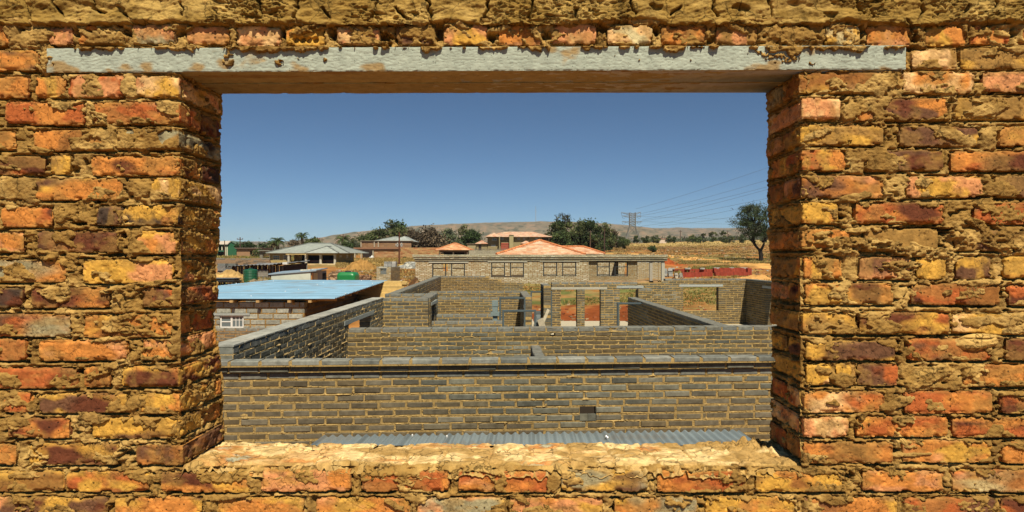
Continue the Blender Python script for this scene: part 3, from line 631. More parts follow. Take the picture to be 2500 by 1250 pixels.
hill('hill', [(700, 600), (780, 588), (830, 577), (880, 569), (930, 562), (1010, 552), (1100, 547), (1200, 543), (1300, 541), (1400, 541.5), (1440, 543), (1500, 547), (1560, 553), (1620, 560), (1700, 570), (1800, 583), (1900, 592)], 1900, 900, 4, 940, (.195, .16, .105))
hill('hill', [(-300, 600), (300, 598), (700, 596), (1300, 575), (1480, 556), (1560, 556), (1640, 557), (1720, 557.5), (1800, 556), (1880, 558), (2200, 560), (2900, 570), (3600, 590)], 2600, 1000, 6, 960, (.175, .145, .105))
hill('hill', [(-900, 594), (-200, 590), (300, 592), (560, 594), (650, 590), (760, 592), (1000, 596), (1400, 600)], 3400, 1200, 3, 980, (.22, .19, .16))

# ---------------------------------------------------------------- block masonry
GREY = [(.140, .138, .104), (.168, .164, .122), (.115, .116, .092), (.145, .126, .080), (.19, .185, .142)]
BROWNISH = [(.155, .135, .080), (.13, .12, .08), (.18, .15, .083), (.14, .112, .062)]
PALE = [(.36, .345, .25), (.30, .285, .20), (.42, .40, .30), (.33, .29, .19)]
BIGP = [(.33, .33, .27), (.28, .28, .23), (.38, .38, .31)]
CLAY = [(.34, .17, .09), (.28, .13, .07), (.38, .22, .12), (.25, .14, .09)]
MORT = (.40, .275, .105)
def chamfer_box(L, H, T, c=.007):
    def ring(y, i): return [[i, y, i], [L - i, y, i], [L - i, y, H - i], [i, y, H - i]]
    v = ring(0, c) + ring(c, 0) + ring(T - c, 0) + ring(T, c)
    q = [[0, 1, 2, 3], [15, 14, 13, 12]]
    for r in range(3):
        for k in range(4): q.append([r * 4 + k, (r + 1) * 4 + k, (r + 1) * 4 + (k + 1) % 4, r * 4 + (k + 1) % 4])
    return np.array(v, float), q
def masonry(mb, mo, P, ang, length, z0, z1, thick=.3, pitch=.325, course=.0885, joint=.016, pal=GREY, openings=(), gs=None, mside=(1,), mcol=MORT, jit=.004,
            top=None, proud=.0, seed=0, cover=.5, holes=(), chunk=1.0, taper=None, skip=0, stain=.45, core_in=.006):
    top_ = z1 - .25
    if np.mean(pal) > .2: stain = 0
    """a wall of single blocks from P along the plan angle: mb takes blocks, mo the mortar. top: function of u giving the local wall top"""
    openings = list(openings) + list(holes); r = random.Random(seed); R = np.random.RandomState(seed)
    ca, sa = math.cos(ang), math.sin(ang)
    def W(v):
        v = np.asarray(v, float); return np.stack([P[0] + v[..., 0] * ca - v[..., 1] * sa, P[1] + v[..., 0] * sa + v[..., 1] * ca, v[..., 2]], -1)
    n = int(round((z1 - z0) / course)); course = (z1 - z0) / n
    for k in range(n):
        za = z0 + k * course; zb = za + course; off = (k % 2) * pitch / 2 + r.uniform(-.02, .02)
        iv = [(0, length)]
        for (u0, u1, v0, v1) in openings:
            if zb - .5 * course > v0 and za + .5 * course < v1:
                nv = []
                for a, b in iv:
                    if u1 <= a or u0 >= b: nv.append((a, b)); continue
                    if u0 > a: nv.append((a, u0))
                    if u1 < b: nv.append((u1, b))
                iv = nv
        for a, b in iv:
            # mortar core of this run
            s = 0.
            segs = [(a, b)] if top is None else [(x, min(x + pitch, b)) for x in np.arange(a, b, pitch)]
            for (c0, c1) in segs:
                if top is not None and top((c0 + c1) / 2) < za + course * .5: continue
                e = core_in
                mo.add(W([[x, y, z] for x in (c0 + (e if c0 == a else 0), c1 - (e if c1 == b else 0)) for y in (e, thick - e) for z in (za, zb - (.010 if k == n - 1 else 0))]), MB.BQ, None, np.array(mcol) * r.uniform(.9, 1.1))
            x = a - (off if a == 0 else r.choice((0, pitch / 2)))
            while x < b - .02:
                l0, l1 = max(x, a), min(x + pitch - joint, b); x += pitch
                if l1 - l0 < .04: continue
                if top is not None and top((l0 + l1) / 2) < za + course * .5: continue
                if skip and r.random() < skip: continue
                if any(h0 < (l0 + l1) / 2 < h1 and v0 < (za + zb) / 2 < v1 for (h0, h1, v0, v1) in holes): continue
                v, q = chamfer_box(l1 - l0, course - joint * (.5 if k == n - 1 else 1), thick, min(.012, course * .12))
                v = v + np.array([l0, 0, za + joint * .5]) + np.array([r.uniform(-jit, jit), r.uniform(-jit, jit) - proud, r.uniform(-jit, jit)])
                v = v + R.uniform(-.002, .002, v.shape)
                k_ = np.array(pal[int(r.random() * len(pal))]) * r.uniform(.80, 1.18)
                if stain: f_ = stain * float(sst(-.3, .5, fbm2(np.array([l0 * .45 + seed]), np.array([za * 1.2]), 3, 71) + (top_ - za) * .35)[0]); k_ = k_ * (1 - f_) + np.array((.135, .085, .035)) * f_
                if stain and k == n - 1: k_ = k_ * .4 + np.array((.225, .232, .205)) * .6
                mb.add(W(v), q, None, k_)
    if gs:
        for side in mside:
            nu = max(2, int(length / gs)); nv = max(2, int((z1 - z0) / gs))
            U, V = np.meshgrid(np.linspace(0, length, nu), np.linspace(z0, z1 - .004, nv), indexing='ij')
            s9 = seed * 13 + side
            cc = (V - z0) / course; d = np.abs(cc - np.round(cc)) * course
            a = fbm2(U * 9, V * 14, 3, s9); b = fbm2(U * 26, V * 30, 2, s9 + 1)
            par = np.floor(cc).astype(int) % 2; uu = (U + par * pitch / 2) / pitch; du = np.abs(uu - np.round(uu)) * pitch; d = -np.log(np.exp(-d / .011) + np.exp(-du / .011)) * .011; d = np.maximum(d + .003 * b, 0)
            hgt = -.017 + .017 * np.exp(-(d / (.0095 * (.5 + .5 * chunk))) ** 2) + .0035 * a * chunk + .003 * b * chunk + .012 * sst(cover + .12, cover + .4, fbm2(U * 4, V * 8, 3, s9 + 2)) - .014 * sst(.45, .7, -b) * (d < .014)
            inside = np.zeros(U.shape, bool)
            for (u0, u1, v0, v1) in openings: inside |= (U > u0 - gs) & (U < u1 + gs) & (V > v0 - gs * .5) & (V < v1 + gs * .5)
            if top is not None: inside |= V > np.vectorize(top)(U) - .01
            ok = ~inside; kf = ok[:-1, :-1] & ok[1:, :-1] & ok[1:, 1:] & ok[:-1, 1:]
            cl = np.array(mcol) * (1 + .25 * a + .12 * b)[..., None]
            y = -hgt if side > 0 else thick + hgt
            G = W(np.stack([U, y, V], -1))
            if side < 0: G = G[:, ::-1]; kf = kf[:, ::-1]; cl = cl[:, ::-1]
            mo.grid(G, kf, np.clip(cl, .01, 1))
RT = math.radians(3.0)
def wall_part(name, parent, P, ang, length, z0, z1, mat_=None, label=None, extra=None, **kw):
    b, m = MB(), MB(); masonry(b, m, P, ang, length, z0, z1, **kw)
    if extra: extra(b, m)
    o = b.build(name, mat_ or M_block, parent)
    m.build('mortar', M_mud, o)
    if label: o['label'] = label
    return o
def mark(o, label): o['label'] = label; return o

# ---------------------------------------------------------------- grey block house going up just below the window
site = thing('unfinished_house', 'roofless grey cement brick house going up just beyond the window sill', 'house', (0, 12, -3.1))
A0 = (-3.62, 7.15); 
LA = RT                                   # plan direction of the front wall
def along(P, ang, d): return (P[0] + math.cos(ang) * d, P[1] + math.sin(ang) * d)
# front wall with two projecting courses under the coping
FW = along(A0, LA, -1.2); FWL = 9.2
ZT = -1.225
FW2 = (FW[0] - math.sin(LA) * .084, FW[1] + math.cos(LA) * .084)
hu = (xat(1419, 7.4) - FW2[0]) ; hv = zat(1004, 7.5)
CH = .0885; ZH = ZT - .15 - 18 * CH; KH = int((hv - ZH) / CH)
wall_part('front_wall', site, FW2, LA, FWL, ZH, ZT - .15, thick=.16, gs=.013, seed=1, cover=.55, joint=.018, chunk=.7, course=CH,
          holes=[(hu, hu + .19, ZH + (KH - 1) * CH + .01, ZH + (KH + 1) * CH - .01)],
          extra=lambda b, m: [b.obox((*along(FW2, LA, hu + k * .098 - .004), ZH + (KH - 1) * CH + .006), (math.cos(LA) * .094, math.sin(LA) * .094, 0), (-math.sin(LA) * .035, math.cos(LA) * .035, 0), (0, 0, .077), GREY[k + 1]) for k in (0, 1)])
c2 = MB(); d2 = MB(); P2 = (FW[0] - math.sin(LA) * .040, FW[1] + math.cos(LA) * .040)
masonry(c2, d2, P2, LA, FWL, ZT - .148, ZT - .074, thick=.20, course=.074, joint=.018, gs=None, seed=2, stain=0, core_in=.010, jit=.006, pitch=.345, pal=GREY)
o = c2.build('corbel_course', M_block, site); d2.build('mortar', M_mud, o)
c1 = MB(); d1 = MB()
masonry(c1, d1, FW, LA, FWL, ZT - .072, ZT, thick=.17, course=.072, joint=.026, gs=None, seed=3, stain=0, core_in=.003, jit=.0015, pitch=.345, pal=[(.20, .205, .175), (.175, .18, .155), (.23, .23, .195)])
o = c1.build('coping_course', M_block, site); d1.build('mortar', M_mud, o)
# left side wall, running away from the viewer
PERP = RT + math.pi / 2
SW0 = (-3.60, 7.6); SWL = 8.5; PERPA = math.pi / 2 + math.radians(1.0)
def side_u(px): # where a column of the picture meets the side wall
    k = (px - CX) / F; c, s = math.cos(PERPA), math.sin(PERPA); return (SW0[0] - k * SW0[1]) / (k * s - c)
u0, u1 = side_u(852), side_u(906)
wall_part('side_wall', site, SW0, PERPA, SWL, -3.1, -1.13, thick=.28, gs=.022, mside=(1,), seed=4, cover=.3, chunk=1.1, pal=GREY, stain=.3, openings=[(u0, u1, -3.1, -1.42)], mcol=(.52, .37, .165))
m = MB(); p = along(SW0, PERPA, u0 - .35); q = (math.cos(PERPA) * (u1 - u0 + .6), math.sin(PERPA) * (u1 - u0 + .6), 0)
m.obox((p[0] + .015, p[1], -1.42), q, (-.3, 0, 0), (0, 0, .085), (.30, .32, .29)); m.build('lintel', M_lint, site)
b_, m_ = MB(), MB(); masonry(b_, m_, (SW0[0] + .004, SW0[1]), PERPA, SWL, -1.128, -1.10, thick=.288, course=.028, joint=.012, pal=[(.34, .34, .29), (.30, .30, .26), (.38, .37, .31)], stain=0, mcol=(.45, .33, .15), jit=.001, core_in=.004)
o = b_.build('coping_course', M_block, site); m_.build('mortar', M_mud, o)
JX, JY = along(SW0, PERPA, SWL)
# the jog in the outer wall
wall_part('return_wall', site, (JX - .3, JY - .02), RT, 1.45, -3.1, -1.13, thick=.28, gs=.03, seed=5, chunk=1.4)
E = along((JX - .3, JY), RT, 1.17)
ou = 1.5
wall_part('side_wall', site, (E[0] + .29, E[1] + .27), PERP, 2.2, -3.1, -1.13, thick=.28, gs=.03, seed=6, openings=[(.45, 1.2, -3.1, -1.36)])
m = MB(); p = along((E[0] + .30, E[1] + .27), PERP, .25); m.obox((p[0], p[1], -1.36), (0, 1.15, 0), (-.3, 0, 0), (0, 0, .08), (.3, .32, .29)); m.build('lintel', M_lint, site)
wall_part('return_wall', site, (xat(941, 17.8), 17.75), RT, 1.35, -3.1, -1.12, thick=.28, gs=.04, seed=7)
S2 = (xat(941, 17.8) + .28, 18.0)
wall_part('side_wall', site, S2, PERP, 15.0, -3.1, -1.12, thick=.28, gs=.035, seed=8, chunk=1.5, pal=GREY)
B0 = (xat(1058, 32.7), 32.5)
bt = lambda u: -1.12 if u < 2.85 else (-1.30 if u < 3.5 else -1.48)
wall_part('back_wall', site, B0, RT, 4.75, -3.1, -1.12, thick=.28, gs=.05, seed=9, top=bt, pal=BROWNISH + GREY[:2], chunk=1.3)
# inner walls, a little lower than the outer ones
MW0 = (-3.55, 12.23)
hx = lambda px: (xat(px, 12.45) - MW0[0])
wall_part('partition_wall', site, MW0, RT, 10.6, -3.1, -1.46, thick=.28, gs=.02, seed=10, cover=.4, chunk=1.25, pal=GREY + BROWNISH,
          holes=[(hx(1762), hx(1782), zat(833, 12.5), zat(829, 12.5)), (hx(1343), hx(1356), zat(820, 12.4), zat(816, 12.4))])
wall_part('partition_wall', site, (xat(1050, 24.4), 24.3), RT, 3.8, -3.1, -1.43, thick=.28, gs=.04, seed=11, pal=GREY + BROWNISH)
wall_part('partition_wall', site, (xat(1054, 21.2), 21.1), RT, xat(1218, 21.2) - xat(1054, 21.2), -3.1, -1.45, thick=.15, gs=.035, seed=12, pal=BROWNISH + GREY[:2])
wall_part('low_wall', site, (xat(1055, 18.3), 18.2), RT, xat(1203, 18.3) - xat(1055, 18.3), -3.1, -1.76, thick=.28, gs=.03, seed=13, pal=GREY)
wall_part('low_wall', site, (xat(1034, 16.9), 16.8), RT, xat(1226, 16.9) - xat(1034, 16.9), -3.1, -1.81, thick=.28, gs=.03, seed=14, pal=GREY)
wall_part('cross_wall', site, (xat(1298, 21.6), 21.5), PERP, 3.0, -3.1, -1.45, thick=.28, gs=.05, mside=(1,), seed=15)
wall_part('cross_wall', site, (xat(1345, 22.0), 22.0), PERP, 1.5, -3.1, -1.08, thick=.26, gs=.05, seed=16)
D0 = (xat(1773, 12.7) + .13, 12.98)
wall_part('cross_wall', site, D0, PERP, 8.6, -3.1, -1.465, thick=.28, gs=.04, mside=(-1,), seed=17, pal=GREY)
wall_part('cross_wall', site, (xat(1337, 8.6) + .05, 7.6), PERP, 2.5, -3.1, -1.47, thick=.15, gs=.03, seed=18, pal=GREY)
# verandah front: piers, beam and the wall with the big window
V0 = (xat(1347, 23.3), 23.2)
def vu(px, Y=23.4): return xat(px, Y) - V0[0]
zl = -1.295
vt = lambda u: -1.045 if u < vu(1378) or True else 0
wall_part('verandah_front', site, V0, RT, vu(1556), -3.1, -1.03, thick=.3, gs=.04, seed=19, chunk=1.5, pal=GREY + BROWNISH[:2],
          openings=[(vu(1369), vu(1408), -3.1, zl), (vu(1427), vu(1466), -3.1, zl), (vu(1513), vu(1556), -3.1, zl + .04)])
m = MB(); p = along(V0, RT, -.02); m.obox((p[0], p[1] - .006, zl), (math.cos(RT) * vu(1483), math.sin(RT) * vu(1483), 0), (0, .32, 0), (0, 0, .085), (.42, .40, .32)); m.build('lintel', M_lint, site)
p = along(V0, RT, vu(1505)); m = MB(); m.obox((p[0], p[1] - .008, zl + .043), (math.cos(RT) * 1.02, math.sin(RT) * 1.02, 0), (0, .32, 0), (0, 0, .085), (.34, .36, .33)); m.build('lintel', M_lint, site)
wall_part('pier', site, (xat(1557, 23.5), 23.35), RT, xat(1590, 23.5) - xat(1557, 23.5), -3.1, -1.0 - .28, thick=.5, gs=.05, seed=20, pal=BROWNISH)
G0 = (xat(1556, 25.6), 25.5)
def gu(px, Y=25.7): return xat(px, Y) - G0[0]
gt = lambda u: -1.18 if u < gu(1605) else (-1.09 if u < gu(1628) else -.99)
wall_part('window_wall', site, G0, RT, gu(1830), -3.1, -.99, thick=.28, gs=.04, seed=21, top=gt, pal=GREY + BROWNISH,
          openings=[(gu(1667), gu(1754), zat(758, 25.7), zat(700, 25.7))], chunk=1.2)
p = along(G0, RT, gu(1657)); m = MB(); L_ = gu(1765) - gu(1657); m.obox((p[0], p[1] - .008, zat(700, 25.6)), (math.cos(RT) * L_, math.sin(RT) * L_, 0), (0, .29, 0), (0, 0, .09), (.40, .42, .38)); m.build('lintel', M_lint, site)
H0 = (xat(1826, 26.2) + .28, 21.0)
wall_part('side_wall', site, H0, PERP, 5.0, -3.1, -1.0, thick=.28, gs=.05, mside=(-1,), seed=22, pal=GREY, openings=[(1.4, 2.9, -3.1, -1.28)])
p = along(H0, PERP, 1.2); m = MB(); m.obox((p[0] - .29, p[1], -1.28), (-.1, 1.95, 0), (.3, 0, 0), (0, 0, .09), (.4, .42, .38)); m.build('lintel', M_lint, site)
# floor slab; front room coloured near black so the wall hole reads as shade
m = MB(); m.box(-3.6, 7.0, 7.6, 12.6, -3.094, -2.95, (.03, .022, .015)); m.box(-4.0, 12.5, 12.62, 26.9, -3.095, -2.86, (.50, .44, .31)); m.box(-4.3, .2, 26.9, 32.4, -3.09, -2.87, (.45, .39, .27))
m.build('floor_slab', M_lint, site)
# steel door frames standing in the gaps
def door_frame(px0, px1, pyt, Y, zb=-2.92):
    a = np.array(at(px0, pyt, Y)); b = np.array(at(px1, pyt, Y)); c = (.075, .10, .105); t = .055; dy = .13; f = MB()
    w = b[0] - a[0]; z = a[2]
    for x in (a[0], b[0] - t):
        f.box(x, x + t, Y, Y + dy, zb, z, c); f.box(x + .012, x + t - .012, Y - .014, Y - .001, zb, z - .012, c)
    f.box(a[0] + t + .001, b[0] - t - .001, Y + .002, Y + dy - .002, z - t, z - .002, c); f.box(a[0] + .013, b[0] - .013, Y - .015, Y - .002, z - t + .012, z - .012, c)
    for k in (.3, .75): f.box(b[0] - t - .014, b[0] - t - .001, Y + .03, Y + .09, zb + (z - zb) * k, zb + (z - zb) * k + .12, (.2, .2, .19))
    f.build('door_frame', M_steel, site)
door_frame(1226, 1309, 757, 17.6); door_frame(1219, 1283, 726, 21.4); door_frame(1295, 1348, 711, 22.6); door_frame(1507, 1580, 739, 19.5)

# notched precast post, planks, blocks lying about the plot
m = MB(); x0, y_, z_ = xat(1201, 17.5), 17.5, -2.93; w_ = xat(1216, 17.5) - x0; c = (.20, .25, .24); zt_ = zat(734, 17.5); hgt = zt_ - z_
for a, b, e in ((0, .60, 0), (.60, .66, .03), (.66, .74, -.02), (.74, .80, .035), (.80, .9, -.012), (.9, 1.0, .0)):
    m.box(x0 - e, x0 + w_ + e, y_ - e, y_ + w_ + e, z_ + hgt * a + .001, z_ + hgt * b, c)
m.box(x0 + w_ * .42, x0 + w_ * .62, y_ - .012, y_ - .001, z_ + hgt * .18, z_ + hgt * .5, (.05, .06, .06))
tag(m.build('concrete_post', M_lint), 'blue grey notched concrete post standing behind the low inner walls', 'post')
def plank(px0, py0, Y0_, px1, py1, Y1_, w, t, c, label, nm='wooden_plank', cat='plank', grp=None):
    a = np.array(at(px0, py0, Y0_)); b = np.array(at(px1, py1, Y1_)); d = b - a; s = np.cross(d, (0, 1, 0)); s = s / np.linalg.norm(s) * w
    n_ = np.cross(s, d); n_ = n_ / np.linalg.norm(n_) * t; m = MB(); m.obox(a, d, s, n_, c); return tag(m.build(nm, M_wood), label, cat, grp)
plank(1312, 782, 18.5, 1322, 815, 16.5, .17, .05, (.42, .36, .24), 'wide pale plank lying against the steel door frame', grp='planks among the grey walls')
plank(1319, 812, 19.0, 1342, 757, 20.6, .09, .04, (.40, .35, .24), 'narrow pale plank leaning up to the right between door frames', grp='planks among the grey walls')
def block_heap(name, label, px0, px1, Y, zb, rows_, pal, bl=.33, bh=.13, bd=.2, seed=0, loose=.03, cat='block stack', layers=2, grp=None):
    r = random.Random(seed); m = MB(); x0, x1 = xat(px0, Y), xat(px1, Y); n = max(1, int((x1 - x0) / bl))
    for k in range(rows_):
        for dy in range(layers):
            for i in range(n):
                if k == rows_ - 1 and r.random() < .3: continue
                x = x0 + i * (x1 - x0) / n + r.uniform(0, loose); y = Y + dy * (bd + .02) + r.uniform(0, loose)
                m.box(x, x + bl * .93, y, y + bd, zb + k * (bh + .006), zb + k * (bh + .006) + bh, np.array(r.choice(pal)) * r.uniform(.8, 1.2), rot=r.uniform(-.12, .12) if loose > .02 else 0)
    return tag(m.build(name, M_block), label, cat, grp)
block_heap('block_stack', 'dark grey block stack on the slab seen through the steel door frame', 1308, 1334, 24.6, -2.93, 5, [(.20, .23, .23), (.15, .17, .17)], seed=31, bl=.2)

# corrugated lean-to roof right under the sill
def corrugated(name, corners, pitch, amp, c, mat_, thick=.01, nv=10, along_v=True, rough=0):
    """corners a,b,c,d: u runs a->b across the ridges, v runs a->d along them"""
    a, b, c_, d = [np.array(p, float) for p in corners]; Lu = np.linalg.norm(b - a); nu = int(Lu / pitch * 8)
    U, V = np.meshgrid(np.linspace(0, 1, nu), np.linspace(0, 1, nv), indexing='ij')
    P = (a * (1 - U[..., None]) + b * U[..., None]) * (1 - V[..., None]) + (d * (1 - U[..., None]) + c_ * U[..., None]) * V[..., None]
    n = np.cross(b - a, d - a); n /= np.linalg.norm(n)
    if n[2] < 0: n = -n
    P = P + n * (amp * np.cos(U * Lu / pitch * 2 * math.pi))[..., None] + n * (rough * fbm2(U * Lu * .8, V * 4, 2, 71))[..., None]
    sheet = np.floor(U * Lu / (pitch * 10)); tone = (1 - .30 * (((U * Lu / (pitch * 5)) % 1) < .07)) * (1 + .16 * noise2(sheet * 3.3, V * 0 + 1, 72) + .10 * fbm2(U * Lu * 2, V * 6, 3, 73))
    Cc = np.array(c) * tone[..., None]
    st_ = sst(.35, .6, fbm2(U * Lu * 1.3, V * 9, 3, 74))[..., None] * .35; Cc = Cc * (1 - st_) + np.array((.30, .24, .17)) * st_
    m = MB(); m.grid(P, None, Cc); m.grid((P - n * thick)[:, ::-1], None, Cc[:, ::-1] * .8)
    for e in (0, -1):
        E = np.stack([P[:, e], P[:, e] - n * thick], 1); m.grid(E, None, np.stack([Cc[:, e]] * 2, 1))
        E = np.stack([P[e], P[e] - n * thick], 1); m.grid(E, None, np.stack([Cc[e]] * 2, 1))
    return m
XL, XR = xat(796, 6.2), xat(1816, 6.2)
lean = thing('lean_to_roof', 'small grey corrugated iron roof just below the window sill', 'roof', (0, 5.3, -1.9))
m = corrugated('sheeting', [(XL, 6.15, -1.79), (XR, 6.35, -1.79), (XR + .02, 4.4, -1.72), (XL - .02, 4.4, -1.72)], .082, .013, (.30, .36, .37), M_sheet, nv=24)
for i in range(26):
    x = XL + (XR - XL) * rnd.random(); y = 4.6 + 1.5 * rnd.random(); m.lathe(x, y, [(.012, -1.77), (.012, -1.755), (.004, -1.745)], 6, (.5, .5, .48))
m.build('sheeting', M_sheet, lean)
m = MB()
for y in (4.7, 5.9): m.box(XL + .05, XR - .05, y, y + .07, -1.90, -1.81, (.35, .22, .10))
m.build('purlin', M_wood, lean)
for x in (XL + .1, (XL + XR) / 2, XR - .2):
    m = MB(); m.box(x, x + .09, 4.45, 4.54, -3.1, -1.9, (.35, .22, .10)); m.build('post', M_wood, lean)

# the rest of the near wall, outside the picture's edge: same courses carried on
KILN = [(.55, .20, .045), (.42, .115, .03), (.20, .07, .03), (.58, .33, .065), (.60, .27, .11), (.34, .15, .045), (.36, .21, .06)]
for (xa, xb, za, zb2) in ((fx(-1000), fx(-171), -CZ, 1.48), (fx(2691), fx(3500), -CZ, 1.48), (fx(-170), fx(2690), -CZ, fz(1346)), (fx(-170), fx(2690), fz(-71), 1.48)):
    wall_part('brickwork', wall, (xa, Y0 - .002), 0, xb - xa, za, zb2, mat_=M_wall, thick=TH - .01, pitch=.325, course=.0951, joint=.018, pal=KILN, gs=.014, seed=int(abs(xa * 100)), mcol=tuple(MUD), chunk=1.5, cover=.15, jit=.005)
# ================================================================ middle distance: sheds, tanks, heaps
def base(px, Y): return gz(px, Y)
# ---- block shed with the blue sheet roof
shed = thing('block_shed', 'block walled shed under a large flat blue corrugated roof, left beyond the grey house', 'shed', (xat(640, 26), 26, -3.05))
YF = 23.6; xr = xat(743, YF); xl = xat(380, YF); zr_ = -1.80; zb_ = -3.1
wx0, wx1 = xat(536, YF) - xl, xat(594, YF) - xl; wz0, wz1 = zat(801, YF), zat(770, YF)
wall_part('front_wall', shed, (xl, YF), 0, xr - xl, zb_, zr_, thick=.3, pitch=.575, course=.205, joint=.05, pal=BIGP, gs=.04, seed=41, mcol=(.33, .21, .08), chunk=1.1, cover=.3, openings=[(wx0, wx1, wz0, wz1)], jit=.004, core_in=.022)
wall_part('side_wall', shed, (xr - .001, YF + .31), math.pi / 2, 7.4, zb_, zr_ + .12, thick=.3, pitch=.575, course=.205, joint=.05, pal=[(.17, .17, .15), (.14, .14, .125)], gs=None, seed=42, mcol=(.24, .16, .07))  # side blocks and mortar darkened in colour for the shade under the overhang
wall_part('back_wall', shed, (xl, YF + 7.5), 0, xr - xl - .3, zb_, zr_ + .2, thick=.3, pitch=.575, course=.205, pal=BIGP, seed=43)
m = MB(); L_ = wx1 - wx0
m.box(xl + wx0 - .25, xl + wx1 + .25, YF - .03, YF + .2, wz1 + .001, wz1 + .085, (.34, .36, .33)); m.build('lintel', M_lint, shed)
m = MB(); c = (.75, .74, .68)
for a, b in ((0, .06), (.44, .52), (.94, 1)): m.box(xl + wx0 + L_ * a, xl + wx0 + L_ * b, YF + .05, YF + .10, wz0 + .002, wz1 - .002, c)
m.box(xl + wx0, xl + wx1, YF + .052, YF + .098, wz1 - .05, wz1 - .001, c); m.box(xl + wx0, xl + wx1, YF + .052, YF + .098, wz0 + .001, wz0 + .05, c)
m.box(xl + wx0 + .05, xl + wx0 + L_ * .44, YF + .054, YF + .096, wz0 + (wz1 - wz0) * .45, wz0 + (wz1 - wz0) * .53, c)
for f in (.33, .66):
    m.box(xl + wx0 + L_ * (.52 + .42 * f) - .012, xl + wx0 + L_ * (.52 + .42 * f) + .012, YF + .06, YF + .09, wz0 + .05, wz1 - .05, c)
m.box(xl + wx0 + L_ * .52, xl + wx0 + L_ * .94, YF + .062, YF + .088, wz0 + (wz1 - wz0) * .6, wz0 + (wz1 - wz0) * .64, c)
wn = m.build('window', M_paint, shed)
m = MB(); m.box(xl + wx0 + .02, xl + wx1 - .02, YF + .070, YF + .078, wz0 + .02, wz1 - .02, (.14, .18, .19)); m.build('pane', M_pane, wn)
m = MB(); NR = at(817, 728, 23.32); FR = at(946, 685, 31.6); FL = at(664, 684, 31.6); NL = at(250, 728, 23.32)
m = corrugated('roof', [FR, NR, NL, FL], .19, .022, (.31, .53, .70), M_sheet, nv=30)
# translucent-looking fixing screws
for i in range(14):
    a, b = rnd.random(), rnd.random(); p = np.array(NR) * (1 - a) * (1 - b) + np.array(FR) * a * (1 - b) + np.array(NL) * (1 - a) * b + np.array(FL) * a * b
    m.lathe(p[0], p[1], [(.03, p[2] + .02), (.02, p[2] + .05)], 6, (.8, .85, .85))
m.build('roof', M_sheet, shed)
for i in range(9):
    a = (i + .6) / 8.8; p = np.array(NR) * (1 - a) + np.array(FR) * a; q = np.array(NL) * (1 - a) + np.array(FL) * a
    m = MB(); m.obox((p[0] - .10, p[1] - .03, p[2] - .17), (q - p) * .98, (0, .06, 0), (0, 0, .13), (.50, .30, .11)); m.build('purlin', M_wood, shed)
for px in (545, 611, 690, 742):
    x = xat(px, 22.7); m = MB(); m.box(x - .06, x + .06, 23.30, 31, -1.79, -1.71, (.52, .33, .13)); m.build('rafter', M_wood, shed)
# boundary wall in front of the shed
b_, m_ = MB(), MB(); masonry(b_, m_, (xat(440, 18.2), 18.2), 0, xat(760, 18.2) - xat(440, 18.2), -3.1, zat(802, 18.2), thick=.2, pal=[(.22, .19, .14), (.18, .16, .12), (.26, .22, .15)], gs=.035, seed=44, chunk=1.5, mcol=(.36, .22, .09))
o = tag(b_.build('boundary_wall', M_block), 'low brown block wall in front of the block shed and its white window', 'wall'); m_.build('mortar', M_mud, o)
# ---- pile of sawn timber
m = MB(); r = random.Random(5); Yt = 30.5; x0, x1 = xat(900, Yt), xat(1002, Yt); zg = base(950, Yt) - .1
for k in range(14):
    for j in range(4):
        w_ = .11; a = r.uniform(-.5, .1) - (10 - k) * .06; b = r.uniform(-.25, .15) + (.1 if k < 8 else -.4)
        m.box(x0 + a, x1 + b, Yt + j * .15 + r.uniform(-.02, .02) + k * .03, Yt + j * .15 + .13 + k * .03, zg + k * .082 + .002, zg + k * .082 + .08, np.array((.68, .47, .17)) * r.uniform(.75, 1.15), rot=r.uniform(-.02, .02))
tag(m.build('timber_stack', M_wood), 'stack of long yellow sawn timber beside the blue roof', 'timber stack')
def cloth(name, label, px, Y, w, h, c, seed, cat='sheet'):
    x = xat(px, Y); z = base(px, Y) if Y < 200 else 0
    U, V = np.meshgrid(np.linspace(-1, 1, 30), np.linspace(-1, 1, 30), indexing='ij'); r_ = np.hypot(U, V)
    Z = h * np.clip(1 - r_ ** 1.6, 0, 1) * (1 + .5 * fbm2(U * 2.5, V * 2.5, 3, seed)) + .03 * h * noise2(U * 9, V * 9, seed)
    m = MB(); m.grid(np.stack([x + U * w / 2, Y + V * w / 2, z + Z], -1), None, c); return tag(m.build(name, M_plastic, smooth=False), label, cat)
m = MB(); Yp = 31.5; xa = xat(988, Yp); z0 = zat(694, Yp); xb = xat(1013, Yp); zt1 = zat(676, Yp)
U, V = np.meshgrid(np.linspace(0, 1, 24), np.linspace(0, 1, 24), indexing='ij'); w_ = xb - xa
Z = z0 - .5 + (zt1 - z0 + .5) * np.sqrt(U) * (1 - .25 * V ** 2) + .05 * fbm2(U * 5, V * 5, 3, 5)
m.grid(np.stack([xa + w_ * U, Yp + V * 1.2 + .10 * noise2(U * 6, V * 6, 3), Z], -1), None, (.62, .62, .56)); tag(m.build('plastic_sheet', M_plastic), 'crumpled white plastic sheet thrown beside the timber stack', 'sheet')
m = MB(); xa = xat(958, 28.5); Z = zat(712, 28.5) - .35 + .34 * U * (1 - .5 * V) + .06 * fbm2(U * 4, V * 4, 3, 6)
m.grid(np.stack([xa + .75 * U, 28.5 + V * .6, Z], -1), None, (.66, .66, .60)); tag(m.build('plastic_sheet', M_plastic), 'small white plastic scrap lying low against the timber ends', 'sheet')

